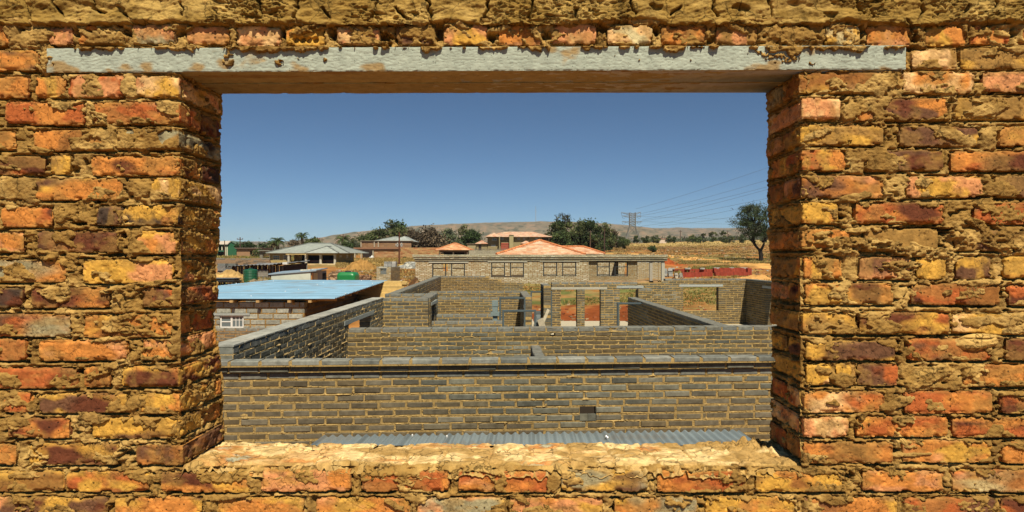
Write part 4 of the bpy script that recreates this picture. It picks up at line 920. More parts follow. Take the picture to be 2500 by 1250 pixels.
# ---- white shed with orange door
ws = thing('site_hut', 'small white hut with a sloping pale blue roof and an orange door post', 'hut', (xat(720, 38), 38, base(720, 38)))
Yh = 37.0; hx0, hx1 = xat(662, Yh), xat(758, Yh); g0 = -2.6
zl_, zr2 = zat(668, Yh), zat(662.5, Yh)
m = MB(); m.slab([(hx0, Yh, g0), (hx1, Yh, g0), (hx1, Yh, zr2 - .02), (hx0, Yh, zl_ - .06)], (0, .1, 0), (.56, .60, .50)); m.build('front_wall', M_plaster, ws)
xr3, Yr3 = xat(797, 41.0), 41.0
m = MB(); m.slab([(hx1 + .001, Yh + .1, g0), (xr3, Yr3, g0), (xr3, Yr3, zat(660, Yr3)), (hx1 + .001, Yh + .1, zr2 - .02)], (-.12, 0, 0), (.33, .32, .27)); m.build('side_wall', M_plaster, ws)
def on_side(t, za, zb2, t2, c, nm, off=.012, mat_=M_paint, w=.03):
    a = np.array((hx1, Yh + .1, 0)); b = np.array((xr3, Yr3, 0)); d = b - a; n = np.array((d[1], -d[0], 0)); n /= np.linalg.norm(n)
    p = a + d * t + n * off; q = a + d * t2 + n * off; m = MB(); m.slab([(p[0], p[1], za), (q[0], q[1], za), (q[0], q[1], zb2), (p[0], p[1], zb2)], n * w, c); return m.build(nm, mat_, ws)
on_side(.0, g0, zr2 - .09, .10, (.62, .27, .05), 'door_post'); on_side(.12, g0, zr2 - .12, .36, (.55, .46, .22), 'door'); on_side(.72, g0, zr2 - .2, .96, (.03, .03, .03), 'doorway', mat_=M_dark)
m = MB(); A = at(655, 671, 36.93); B = (xat(772, 36.93), 36.93, zat(662, 36.93)); Cc_ = at(800, 656.5, 41.4); D = at(690, 664.5, 41.4)
m.slab([A, B, Cc_, D], (0, 0, .07), (.40, .52, .60)); m.build('roof', M_sheet, ws)
for i, (px, py, Y) in enumerate(((744, 660.5, 38.2), (771, 658.5, 39.5))):
    p = at(px, py, Y); m = MB(); m.box(p[0] - .28, p[0] + .28, Y, Y + .3, p[2] - .06, p[2] + .06, (.6, .56, .44), rot=.2)
    tag(m.build('concrete_block', M_block), ('pale block holding down the hut roof near its middle', 'pale block holding down the hut roof near its upper end')[i], 'block', 'blocks holding down the hut roof')
# ---- green plastic tanks
def tank_round(px0, px1, py0, py1, Y, label):
    x0, x1 = xat(px0, Y), xat(px1, Y); cx, R_ = (x0 + x1) / 2, (x1 - x0) / 2; z0, z1 = zat(py1, Y) - .35, zat(py0, Y); h = z1 - z0
    t = thing('water_tank', label, 'water tank', (cx, Y + R_, z0)); m = MB(); prof = [(R_ * .96, z0)]
    for i in range(9):
        a = z0 + h * (.04 + i * .096); prof += [(R_ * .965, a), (R_, a + h * .018), (R_, a + h * .06), (R_ * .965, a + h * .08)]
    prof += [(R_ * .99, z0 + h * .91), (R_ * .86, z0 + h * .96), (R_ * .3, z1 - h * .005), (.01, z1)]
    m.lathe(cx, Y + R_, prof, 32, (.012, .10, .045)); m.build('body', M_plastic, t, smooth=False)
    m = MB(); m.lathe(cx, Y + R_, [(R_ * .28, z1 - .02), (R_ * .28, z1 + .05), (.01, z1 + .07)], 16, (.01, .06, .03)); m.build('lid', M_plastic, t)
tank_round(587, 621, 657, 683, 38.5, 'dark green round ribbed water tank beside the shack')
t = thing('water_tank', 'bright green flat-topped water tank with chevron ribs behind the blue roof', 'water tank', (xat(843, 36), 36, -2.5))
Yq = 35.5; x0, x1, z0, z1 = xat(820, Yq), xat(866.5, Yq), -2.1, zat(665, Yq); m = MB()
NU, NV = 60, 30; U, V = np.meshgrid(np.linspace(0, 2 * math.pi, NU), np.linspace(0, 1, NV), indexing='ij'); ex = .35
sx = np.sign(np.cos(U)) * np.abs(np.cos(U)) ** ex; sy = np.sign(np.sin(U)) * np.abs(np.sin(U)) ** ex
round_ = (1 - np.clip((V - .80) / .20, 0, 1) ** 2.2 * .22) * (1 - np.clip((.12 - V) / .12, 0, 1) ** 2 * .1)
chev = .055 * np.exp(-((V - .62 + .30 * np.abs(sx)) / .05) ** 2) + .045 * np.exp(-((V - .40 + .30 * np.abs(sx)) / .05) ** 2)
W_, D_ = (x1 - x0) / 2, .55; G = np.stack([(x0 + x1) / 2 + sx * W_ * round_, Yq + D_ + sy * (D_ * round_ + chev), z0 + (z1 - z0) * V], -1); m.grid(G[::1], None, (.015, .20, .05))
m.add(G[:, -1], None, [[0, i, i + 1] for i in range(1, NU - 1)], (.02, .22, .06)); m.build('body', M_plastic, t)
m = MB(); m.lathe((x0 + x1) / 2, Yq + D_, [(.17, z1 - .01), (.17, z1 + .06), (.01, z1 + .075)], 14, (.03, .04, .04)); m.build('lid', M_plastic, t)
# ---- patchwork shack
sk_ = thing('tin_shack', 'dark shack patched from rusty tin and boards under a bent grey sheet roof', 'shack', (xat(630, 46), 46, base(630, 46)))
Yk = 44.; sx0, sx1 = xat(566, Yk), xat(692, Yk); sg = -2.7; m = MB(); r = random.Random(9); n = 26
cols = [(.09, .045, .03), (.05, .035, .03), (.16, .13, .11), (.12, .05, .03), (.20, .17, .13), (.06, .05, .05), (.24, .20, .15)]
for i in range(n):
    a = sx0 + (sx1 - sx0) * i / n; b = sx0 + (sx1 - sx0) * (i + 1) / n; zt2 = zat(650, Yk) + .05; sp = r.uniform(.35, .7); zm = sg + (zt2 - sg) * sp; dyy = r.uniform(-.06, .06)
    m.box(a, b - .01, Yk + dyy, Yk + dyy + .03, sg, zm, r.choice(cols)); m.box(a, b - .01, Yk + .02 + dyy, Yk + .05 + dyy, zm + .001, zt2, r.choice(cols))
m.box(xat(596, Yk), xat(660, Yk), Yk - .10, Yk - .08, zat(663, Yk), zat(657, Yk), (.20, .06, .03)); m.build('front_wall', M_block, sk_)
m = MB()
for k in range(7): m.box(xat(622, Yk), xat(657, Yk), Yk - .2, Yk - .16, zat(685, Yk) + k * .11, zat(685, Yk) + k * .11 + .10, np.array((.24, .22, .18)) * r.uniform(.7, 1.2))
m.build('plank_panel', M_wood, sk_)
m = MB(); m.slab([(sx1 - .001, Yk + .1, sg), (sx1 + .1, Yk + 4.5, sg), (sx1 + .1, Yk + 4.5, zat(644, Yk)), (sx1 - .001, Yk + .1, zat(647, Yk))], (-.05, 0, 0), (.05, .035, .03)); m.build('side_wall', M_block, sk_)
RX = np.linspace(xat(562, Yk), xat(699, Yk), 60); U, V = np.meshgrid(RX, np.linspace(Yk - .5, Yk + 4.8, 14), indexing='ij'); pxx = CX + U / Yk * F
Z = np.interp(pxx, [562, 590, 640, 668, 676, 699], [zat(q, Yk) for q in (649, 648, 646.5, 646.5, 644.5, 641)]) + .10 * (V - Yk) / 5 + .03 * np.sin(U * 24) + .05 * fbm2(U * .8, V * .8, 2, 3)
sh = np.floor((U - RX[0]) / 1.2); Cc = np.array((.33, .32, .29)) * (1 + .45 * noise2(sh * 2.7, sh * 0, 6))[..., None]; m = MB(); m.grid(np.stack([U, V, Z], -1), None, Cc); m.grid(np.stack([U, V, Z - .03], -1)[:, ::-1], None, Cc[:, ::-1] * .5)
m.build('roof', M_sheet, sk_)
m = MB()
for k in range(9): m.box(xat(544 + k * 2.2, Yk - 1), xat(546 + k * 2.2, Yk - 1), Yk - 1 + .01 * (k % 2), Yk - .97 + .01 * (k % 2), -2.6, zat(656, Yk - 1), np.array((.30, .32, .31)) * r.uniform(.8, 1.1))
tag(m.build('tin_fence', M_sheet), 'short grey corrugated tin screen at the left end of the shack', 'fence')
cb = block_heap('block_wall', 'stacked grey concrete blocks piled beside the shack on the left', 528, 575, 50, base(550, 50) - .05, 5, [(.16, .17, .16), (.12, .13, .12), (.20, .2, .19)], bl=.7, bh=.19, seed=6, loose=.12, cat='block stack')
def mound(name, label, px0, px1, py_top, Y, depth, c, seed, cat, kind=None, rough=.10, zoff=-.1, pw_=.8):
    x0, x1 = xat(px0, Y), xat(px1, Y); zb_ = min(base(px0, Y), base(px1, Y)) + zoff; h = zat(py_top, Y) - zb_
    U, V = np.meshgrid(np.linspace(-1, 1, 60), np.linspace(-1, 1, 40), indexing='ij'); r_ = np.hypot(U, V) * (1 + .25 * fbm2(U * 1.6, V * 1.6, 3, seed))
    Z = h * np.clip(1 - r_, 0, 1) ** pw_ * (1 + .3 * fbm2(U * 3, V * 3, 3, seed + 1)) + rough * h * fbm2(U * 9, V * 9, 3, seed + 2) * (r_ < 1)
    f = fbm2(U * 3, V * 3, 3, seed + 4); m = MB(); m.grid(np.stack([(x0 + x1) / 2 + U * (x1 - x0) / 2, Y + depth / 2 + V * depth / 2, zb_ + Z], -1), None, np.array(c) * (1 + .3 * f)[..., None])
    return tag(m.build(name, M_soil, smooth=False), label, cat)
mound('sand_heap', 'ochre sand heap in front of the tan house', 820, 910, 634, 62, 5, (.36, .20, .06), 51, 'sand heap')
mound('sand_heap', 'small pale sand heap at the foot of the shack on the left', 470, 576, 667, 38, 3.5, (.50, .32, .12), 52, 'sand heap', zoff=-.1, pw_=.35)
mound('rubble_heap', 'long low grey rubble heap behind the blue roof', 545, 690, 681, 34.0, 3.0, (.26, .21, .13), 53, 'rubble heap', rough=.2, zoff=-.2)
mound('sand_heap', 'bare orange sand heap right of the red tile stacks', 1800, 1930, 672, 46, 3, (.50, .27, .09), 54, 'sand heap')
mound('soil_heap', 'dark red soil heap behind the right end of the white block house', 1600, 1668, 630, 66, 3, (.32, .08, .025), 55, 'soil heap')
# ---- stone heaps
def stones(name, label, px0, px1, py_top, Y, depth, pal, size, n, seed, cat='stone heap'):
    r = random.Random(seed); R = np.random.RandomState(seed); x0, x1 = xat(px0, Y), xat(px1, Y); zb_ = base((px0 + px1) / 2, Y) - .1; h = zat(py_top, Y) - zb_; m = MB()
    for i in range(n):
        u = r.gauss(0, .42); v = r.uniform(-1, 1)
        if abs(u) > 1: continue
        z = zb_ + h * max(0, (1 - u * u)) * (1 - abs(v)) * r.uniform(.55, 1.0); s = size * r.uniform(.6, 1.3); p = ((x0 + x1) / 2 + u * (x1 - x0) / 2, Y + depth / 2 + v * depth / 2, z)
        v_ = np.array([[a, b, c] for a in (-1, 1) for b in (-1, 1) for c in (-1, 1)], float) * s * R.uniform(.5, 1.1, (8, 3)); v_[:, 2] *= .6; v_ = rotz(v_, r.uniform(0, 3), (0, 0)) + p
        m.add(v_, MB.BQ, None, np.array(r.choice(pal)) * r.uniform(.8, 1.15))
    U, V = np.meshgrid(np.linspace(-1, 1, 14), np.linspace(-1, 1, 8), indexing='ij'); m.grid(np.stack([(x0 + x1) / 2 + U * (x1 - x0) / 2, Y + depth / 2 + V * depth / 2, zb_ + h * .8 * np.clip(1 - U ** 2, 0, 1) * (1 - np.abs(V))], -1), None, pal[0])
    return tag(m.build(name, M_rock), label, cat)
stones('stone_heap', 'heap of white and grey broken stone left of the white block house', 970, 1022, 642, 66, 4, [(.52, .52, .45), (.40, .41, .38), (.62, .60, .50), (.2, .2, .18)], .32, 420, 61)
stones('stone_heap', 'brown stone heap on the left of the bright green tank', 795, 824, 664, 41, 2.5, [(.30, .19, .11), (.40, .27, .16), (.2, .12, .07)], .25, 160, 62)
m = MB(); r = random.Random(8); Yw = 43; zb_ = base(888, Yw) - .15
for k in range(6):
    for i in range(9): a = xat(866, Yw) + i * .115 + r.uniform(0, .04); m.box(a, a + .1, Yw + r.uniform(0, .1), Yw + .5, zb_ + k * .11, zb_ + k * .11 + .095, np.array(r.choice([(.26, .15, .09), (.34, .22, .13), (.18, .10, .06)])), rot=r.uniform(-.1, .1))
tag(m.build('brick_stack', M_block), 'low rough brown brick stack right of the bright green tank', 'brick stack')
# ---- little block outhouse
oh = thing('outhouse', 'small unfinished block outhouse with one dark window opening', 'outhouse', (xat(940, 44), 44, base(940, 44)))
Yo = 43.5; ox = xat(919, Yo); Lo = xat(954, Yo) - ox
wall_part('front_wall', oh, (ox, Yo), 0, Lo, base(940, Yo) - .3, zat(651.5, Yo), thick=.15, gs=None, pal=PALE, seed=71, openings=[(xat(928.5, Yo) - ox, xat(943, Yo) - ox, zat(669, Yo), zat(654.5, Yo))])
wall_part('side_wall', oh, (ox + Lo, Yo + .16), math.radians(78), 1.5, base(940, Yo) - .3, zat(651.5, Yo), thick=.15, gs=None, pal=[(.22, .21, .16), (.18, .17, .13)], seed=72)
wall_part('side_wall', oh, (ox + .15, Yo + .16), math.pi / 2, 1.5, base(940, Yo) - .3, zat(651.5, Yo), thick=.15, gs=None, pal=PALE, seed=73)
m = MB(); m.box(ox + .02, ox + Lo - .02, Yo + 1.4, Yo + 1.5, -2.4, zat(655, Yo), (.10, .11, .11)); m.build('back_wall', M_block, oh)
m = MB(); m.box(xat(925, Yo), xat(945, Yo), Yo - .02, Yo + .16, zat(654.4, Yo), zat(652.6, Yo), (.5, .5, .42)); m.build('lintel', M_lint, oh)
m = MB(); m.box(xat(928.5, Yo), xat(943, Yo), Yo + .1, Yo + .12, zat(669, Yo), zat(661, Yo), (.16, .18, .17)); m.build('board', M_paint, oh)
block_heap('block_stack', 'tall grey block stack standing behind the outhouse', 937, 966, 60, base(950, 60) - .05, 5, [(.36, .37, .34), (.28, .29, .27), (.44, .44, .40)], bl=.38, bh=.2, bd=.4, seed=32, loose=.02)
block_heap('block_stack', 'grey blocks piled at the verandah of the white block house', 1592, 1645, 49.5, base(1620, 49.5) - .05, 4, [(.34, .35, .32), (.26, .27, .26), (.42, .42, .39)], bl=.36, bh=.19, seed=33, loose=.08)
block_heap('block_stack', 'few pale blocks at the front of the red tile stacks', 1647, 1670, 48.5, base(1655, 48.5) - .02, 3, [(.45, .42, .33), (.36, .34, .28), (.30, .30, .28)], bl=.25, bh=.15, seed=34, loose=.08)
# ---- stacks of red roof tiles
def tile_stack(px0, px1, pyt, pyb, Y, label, seed, lean_=.12):
    r = random.Random(seed); m = MB(); x0, x1 = xat(px0, Y), xat(px1, Y); z0, z1 = zat(pyb, Y), zat(pyt, Y); x = x0; L = z1 - z0; drift = 0
    while x < x1 - .05:
        w = .055; drift = max(-.022, min(.022, drift + r.uniform(-.008, .008))); zt3 = z1 + drift; k = np.array((.36, .065, .036)) * r.uniform(.85, 1.12)
        if r.random() < .05: k = np.array((.30, .06, .04))
        s = lean_ + r.uniform(-.012, .012); yy = Y + r.uniform(-.012, .012)
        m.slab([(x, yy, z0), (x + w, yy, z0), (x + w - s * L, yy, zt3), (x - s * L, yy, zt3)], (0, .45, 0), k); x += w + .012
    return tag(m.build('tile_stack', M_tile), label, 'tile stack', 'stacks of red roof tiles')
tile_stack(1640, 1745, 657, 668, 53.5, 'long rear row of red roof tiles, lower and left of the tallest row', 81)
tile_stack(1745, 1831, 654.5, 668, 53.2, 'long rear row of red roof tiles reaching the right end of the stacks', 82)
tile_stack(1668, 1742, 665, 677, 50.0, 'front row of red roof tiles at the left behind the pale blocks', 83)
tile_stack(1748, 1827, 664.5, 674, 50.5, 'front row of red roof tiles nearest the right end', 84)
tile_stack(1826, 1836, 655, 674, 51.2, 'short upright block of red roof tiles closing the right end', 85, 0)
for i, (px, w_) in enumerate(((1640, .5), (1679, .45), (1714, .4), (1750, .5), (1786, .4), (1815, .6))):
    p = at(px, 656.5 - (1 if i > 2 else 0), 53.4); m = MB(); m.box(p[0] - w_ / 2, p[0] + w_ / 2, 53.3, 53.6, p[2] - .03, p[2] + .09, (.42, .41, .36), rot=.15 * (i % 3 - 1)); m.box(p[0] - w_ / 4, p[0] + w_ / 5, 53.2, 53.29, p[2] - .03, p[2] + .06, (.36, .35, .31))
    tag(m.build('weight_block', M_block), 'grey block lying on top of the rear row of red roof tiles', 'block', 'blocks weighing down the red tiles')

m = MB(); r = random.Random(12); Yz = 36.0
for k in range(6): m.box(xat(505 + r.uniform(-4, 4), Yz), xat(573 + r.uniform(-5, 3), Yz), Yz + r.uniform(-.08, .08), Yz + .9, zat(690, Yz) + k * .045, zat(690, Yz) + k * .045 + .03, np.array((.10, .115, .12)) * r.uniform(.6, 1.5), rot=r.uniform(-.02, .02))
tag(m.build('sheet_stack', M_sheet), 'low stack of dark roofing sheets in front of the small pale sand heap', 'sheet stack')
m = MB(); x = xat(749, 41.); m.tube((x, 41., zat(672, 41)), (x + .02, 41., zat(647, 41)), .03, .025, 6, (.22, .20, .17)); tag(m.build('stake', M_wood), 'thin upright stake behind the white hut roof', 'stake')
m = MB(); x = xat(695, 43.); z = zat(645.5, 43); m.box(x - .16, x + .18, 43, 43.25, z, z + .16, (.62, .62, .58)); m.box(x - .10, x + .12, 43.26, 43.4, z + .01, z + .14, (.5, .5, .47)); tag(m.build('paint_tin', M_paint), 'small white tin on the right corner of the shack roof', 'tin')
# ================================================================ houses
def hip(mb, x0, x1, y0, y1, ze, zr, oh=.4, c=(.4, .4, .4), courses=12, ridge=None, rc=None, th=.06, tone=.15, seed=0, rid_len=None, mottled=None):
    """hipped roof laid in stepped courses; ridge runs along the longer side"""
    r = random.Random(seed); x0 -= oh; x1 += oh; y0 -= oh; y1 += oh; w, d = x1 - x0, y1 - y0
    k = rid_len if rid_len is not None else max(0., w - d)
    rx0, rx1 = (x0 + x1) / 2 - k / 2, (x0 + x1) / 2 + k / 2; kd = max(0., d - w) if k == 0 else 0; ry0, ry1 = (y0 + y1) / 2 - kd / 2, (y0 + y1) / 2 + kd / 2
    def lerp(a, b, t): return np.array(a) * (1 - t) + np.array(b) * t
    faces = [((x0, y0), (x1, y0), (rx1, ry0), (rx0, ry0), (0, -1)), ((x1, y0), (x1, y1), (rx1, ry1), (rx1, ry0), (1, 0)), ((x1, y1), (x0, y1), (rx0, ry1), (rx1, ry1), (0, 1)), ((x0, y1), (x0, y0), (rx0, ry0), (rx0, ry1), (-1, 0))]
    for (a, b, e, f, n) in faces:
        for i in range(courses):
            t0, t1 = i / courses, min(1, (i + 1.12) / courses)
            A, B, E_, F_ = lerp(a, f, t0), lerp(b, e, t0), lerp(b, e, t1), lerp(a, f, t1); za, zb2 = ze + (zr - ze) * t0, ze + (zr - ze) * t1
            nseg = max(1, int(np.hypot(*(B - A)) / .5)) if mottled else 1
            for s in range(nseg):
                s0, s1 = s / nseg, (s + 1) / nseg; p, q, u, v = lerp(A, B, s0), lerp(A, B, s1), lerp(F_, E_, s1), lerp(F_, E_, s0)
                k_ = np.array(r.choice(mottled)) if mottled else np.array(c); k_ = k_ * r.uniform(1 - tone, 1 + tone)
                mb.add([(p[0], p[1], za + th), (q[0], q[1], za + th), (u[0], u[1], zb2 + th * .2), (v[0], v[1], zb2 + th * .2), (p[0], p[1], za - .01), (q[0], q[1], za - .01)], [[0, 1, 2, 3], [4, 5, 1, 0]], None, k_)
    mb.add([(x0, y0, ze - .015), (x1, y0, ze - .015), (x1, y1, ze - .015), (x0, y1, ze - .015)], [[0, 3, 2, 1]], None, np.array(c) * .5)
    if ridge:
        rc = rc or c
        for p, q in (((x0, y0, ze), (rx0, ry0, zr)), ((x1, y0, ze), (rx1, ry0, zr)), ((x0, y1, ze), (rx0, ry1, zr)), ((x1, y1, ze), (rx1, ry1, zr)), ((rx0, ry0, zr), (rx1, ry1, zr))):
            p = np.array(p) + (0, 0, th); q = np.array(q) + (0, 0, th); n = max(1, int(np.linalg.norm(q - p) / .45))
            for i in range(n): mb.tube(p + (q - p) * i / n, p + (q - p) * (i + .96) / n, ridge * 1.1, ridge * .92, 7, np.array(rc) * r.uniform(.85, 1.15))
def open_wall(parent, name, x0, x1, Y, z0, z1, ops, c, mat_=M_plaster, th=.25, label=None, pal=None):
    """flat wall facing the viewer with real openings"""
    m = MB(); xs = sorted({x0, x1, *[v for o in ops for v in o[:2]]}); 
    for a, b in zip(xs[:-1], xs[1:]):
        zs = [(z0, z1)]
        for (u0, u1, v0, v1) in ops:
            if u0 <= a + 1e-6 and b <= u1 + 1e-6:
                nz = []
                for p, q in zs:
                    if v1 <= p or v0 >= q: nz.append((p, q)); continue
                    if v0 > p: nz.append((p, v0))
                    if v1 < q: nz.append((v1, q))
                zs = nz
        for p, q in zs: m.box(a, b, Y, Y + th, p, q, c)
    return m.build(name, mat_, parent)
def framed(parent, px0, px1, py0, py1, Y, frame=(.6, .56, .42), pane=(.12, .15, .16), bars=(1, 1), fw=.09, name='window', dy=.03):
    x0, x1, z0, z1 = xat(px0, Y), xat(px1, Y), zat(py1, Y), zat(py0, Y); m = MB(); Yf = Y - dy
    m.box(x0, x0 + fw, Yf, Yf + .1, z0, z1, frame); m.box(x1 - fw, x1, Yf, Yf + .1, z0, z1, frame); m.box(x0 + fw, x1 - fw, Yf + .002, Yf + .098, z1 - fw, z1 - .002, frame); m.box(x0 + fw, x1 - fw, Yf + .002, Yf + .098, z0 + .002, z0 + fw, frame)
    for i in range(bars[0]): x = x0 + (x1 - x0) * (i + 1) / (bars[0] + 1); m.box(x - .03, x + .03, Yf + .02, Yf + .08, z0 + fw, z1 - fw, np.array(frame) * .8)
    for i in range(bars[1]): z = z0 + (z1 - z0) * (i + 1) / (bars[1] + 1); m.box(x0 + fw, x1 - fw, Yf + .022, Yf + .078, z - .03, z + .03, np.array(frame) * .8)
    o = m.build(name, M_paint, parent); m = MB(); m.box(x0 + fw * .5, x1 - fw * .5, Yf + .045, Yf + .055, z0 + fw * .5, z1 - fw * .5, pane); m.build('pane', M_pane, o); return o
def opn(px0, px1, py0, py1, Y): return (xat(px0, Y), xat(px1, Y), zat(py1, Y), zat(py0, Y))
# ---- long pale block house, roofless, with steel windows
wh = thing('block_house', 'long roofless pale block house with four wide steel windows', 'house', (xat(1320, 46), 46, base(1320, 46)))
PALE2 = [(.58, .56, .41), (.50, .48, .34), (.64, .62, .48), (.46, .41, .28)]; Yb = 44.7; zb_ = -2.9
ops = [opn(1055, 1135, 642, 679, Yb), opn(1199, 1279, 640, 677, Yb), opn(1326, 1407, 639, 676, Yb)]
bx = xat(1014, Yb); rel = lambda o: (o[0] - bx, o[1] - bx, o[2], o[3])
zt_ = zat(638, Yb)
wall_part('front_wall', wh, (bx, Yb), 0, xat(1437, Yb) - bx, zb_, zt_, thick=.25, gs=None, pal=PALE2, seed=91, openings=[rel(o) for o in ops], joint=.034, mcol=(.30, .19, .075))
bx2 = xat(1437, Yb); o4 = opn(1457, 1533, 638.5, 675, Yb + .15)
wall_part('front_wall', wh, (bx2 + .002, Yb + .15), 0, xat(1556, Yb) - bx2, zb_, zt_, thick=.25, gs=None, pal=[(.34, .32, .22), (.28, .26, .17)], seed=92, openings=[(o4[0] - bx2, o4[1] - bx2, o4[2], o4[3])], joint=.034, mcol=(.30, .19, .075))
wall_part('side_wall', wh, (bx + .26, Yb + .26), math.pi / 2, 5.0, zb_, zt_, thick=.25, gs=None, pal=PALE, seed=93, joint=.034)
wall_part('inner_wall', wh, (bx + .3, Yb + 3.6), 0, xat(1556, Yb + 3.6) - bx - .3, zb_, zat(634, Yb + 3.6), thick=.2, gs=None, pal=PALE2, seed=94, joint=.034, mcol=(.30, .19, .075), openings=[(xat(1516, Yb + 3.6) - bx, xat(1545, Yb + 3.6) - bx, -2.7, -.5), (xat(1072, Yb + 3.6) - bx, xat(1084, Yb + 3.6) - bx, -1.3, -.6)])
wall_part('inner_wall', wh, (xat(1507, Yb + 1.2), Yb + .6), math.radians(84), 3.0, zb_, zat(636, Yb), thick=.15, gs=None, pal=[(.12, .11, .08)], seed=95)
wall_part('porch_wall', wh, (xat(1556, Yb + 3.0), Yb + 3.0), 0, xat(1622, Yb + 3.0) - xat(1556, Yb + 3.0), -2.6, zat(637, Yb + 3), thick=.2, gs=None, pal=[(.42, .41, .34), (.36, .35, .28)], seed=96, joint=.034)
# corbelled parapet
for k, (p0, p1, out, c_) in enumerate(((637.0, 633.2, .06, .8), (632.6, 628.6, .12, .9), (628.0, 621.8, .18, 1.0))):
    b, m = MB(), MB(); za, zb2 = zat(p0, Yb), zat(p1, Yb); L_ = xat(1629, Yb) - bx
    masonry(b, m, (bx - out, Yb - out), 0, L_ + out, za, zb2, thick=.45 + out, pitch=.325 if k < 2 else .33, course=(zb2 - za) / (1 if k < 2 else 2), joint=.014, pal=[(.40 * c_, .385 * c_, .27 * c_), (.35 * c_, .335 * c_, .24 * c_), (.44 * c_, .42 * c_, .30 * c_)], seed=97 + k, mcol=(.34, .25, .12))
    o = b.build('parapet_course', M_block, wh); m.build('mortar', M_mud, o)
for k, (p0, p1) in enumerate(((639.0, 637.2), (633.3, 632.0))):
    m = MB(); m.box(bx, xat(1624, Yb), Yb - .03 * k - .005, Yb + .3, zat(p0, Yb), zat(p1, Yb) - .002, (.06, .05, .045)); m.build('dark_strip', M_dark, wh)  # plain dark strips set beneath the projecting parapet courses
for o_ in ops + [o4]:
    x0, x1, z0, z1 = o_; m = MB(); c = (.022, .028, .028); t = .075; Yf = Yb + .06 + (.15 if o_ is o4 else 0)
    for f in (0, .405, .595, 1):
        x = x0 + (x1 - x0 - t) * f; m.box(x, x + t, Yf, Yf + .05, z0, z1, c)
    m.box(x0 + t, x1 - t, Yf + .002, Yf + .048, z1 - t, z1 - .001, c); m.box(x0 + t, x1 - t, Yf + .002, Yf + .048, z0 + .001, z0 + t, c)
    for f in (.10, .62): m.box(x0 + t, x0 + (x1 - x0) * .405, Yf + .004, Yf + .046, z0 + (z1 - z0) * f, z0 + (z1 - z0) * f + t * .8, c); m.box(x0 + (x1 - x0) * .62, x1 - t, Yf + .004, Yf + .046, z0 + (z1 - z0) * f, z0 + (z1 - z0) * f + t * .8, c)
    m.build('window_frame', M_steel, wh)
    m = MB(); m.box(x0 - .25, x1 + .25, Yf - .10, Yf + .02, z1 + .004, z1 + .09, (.45, .44, .35)); m.build('lintel', M_lint, wh)
m = MB(); m.box(xat(1556, Yb), xat(1621, Yb), Yb + .02, Yb + .3, zat(640.5, Yb), zat(638.3, Yb), (.42, .42, .36)); m.build('porch_beam', M_lint, wh)
for px, w_, c, zz in ((1590, .20, (.38, .35, .28), 688), (1608, .07, (.34, .25, .13), 686), (1619.5, .22, (.44, .42, .34), 690)):
    x = xat(px, Yb); m = MB(); m.box(x - w_ / 2, x + w_ / 2, Yb + .05, Yb + .05 + w_, -2.6, zat(640.5, Yb), c); m.box(x - w_ * .75, x + w_ * .75, Yb + .02, Yb + .08 + w_ * 1.3, -2.7, zat(686, Yb), (.3, .2, .1)); m.build('porch_post', M_lint, wh)
m = MB(); m.box(bx + .2, xat(1630, Yb), Yb + .02, Yb + 3.3, -2.75, zat(686, Yb), (.42, .27, .13)); m.build('floor_slab', M_soil, wh)
# ---- house with the bright orange tile roof
th_ = thing('tiled_house', 'house whose bright orange tiled hip roof shows above the pale block house', 'house', (xat(1330, 60), 60, base(1330, 60)))
Yt = 55.; xe0, xe1 = xat(1212, Yt), xat(1428, Yt); d_ = xe1 - xe0
TM = [(.66, .38, .22), (.70, .47, .30), (.74, .55, .38), (.62, .31, .17), (.68, .43, .26)]
m = MB(); zr = zat(588, Yt + d_ / 2 * .9); hip(m, xe0 + .3, xe1 - .3, Yt, Yt + d_ * .9, zat(622, Yt), zr, oh=.3, courses=15, ridge=.11, rc=(.60, .22, .085), c=(.6, .3, .1), mottled=TM, tone=.1, seed=1, th=.07, rid_len=0)
m.build('roof', M_tile, th_)
m = MB(); Y2 = 60.; hip(m, xat(1330, Y2), xat(1474, Y2), Y2, Y2 + 3.6, zat(620, Y2), zat(603.5, Y2 + 1.8), oh=.1, courses=9, ridge=.10, rc=(.58, .21, .08), c=(.6, .3, .1), mottled=TM, tone=.1, seed=2, th=.07)
m.build('roof', M_tile, th_)
m = MB(); Y2 = 61.; hip(m, xat(1262, Y2), xat(1320, Y2), Y2, Y2 + 2.5, zat(612, Y2), zat(595.5, Y2 + 1), oh=.1, courses=6, ridge=.10, rc=(.58, .21, .08), c=(.6, .3, .1), mottled=TM, tone=.1, seed=3); m.build('roof', M_tile, th_)
m = MB(); m.box(xe0 + .5, xe1 - .5, Yt + .3, Yt + 7, base(1330, 58) - .4, zat(622, Yt) - .02, (.45, .35, .2)); m.box(xat(1400, 61), xat(1470, 61), 60.4, 63, -2, zat(620, 60) - .02, (.45, .35, .2)); m.build('wall', M_plaster, th_)
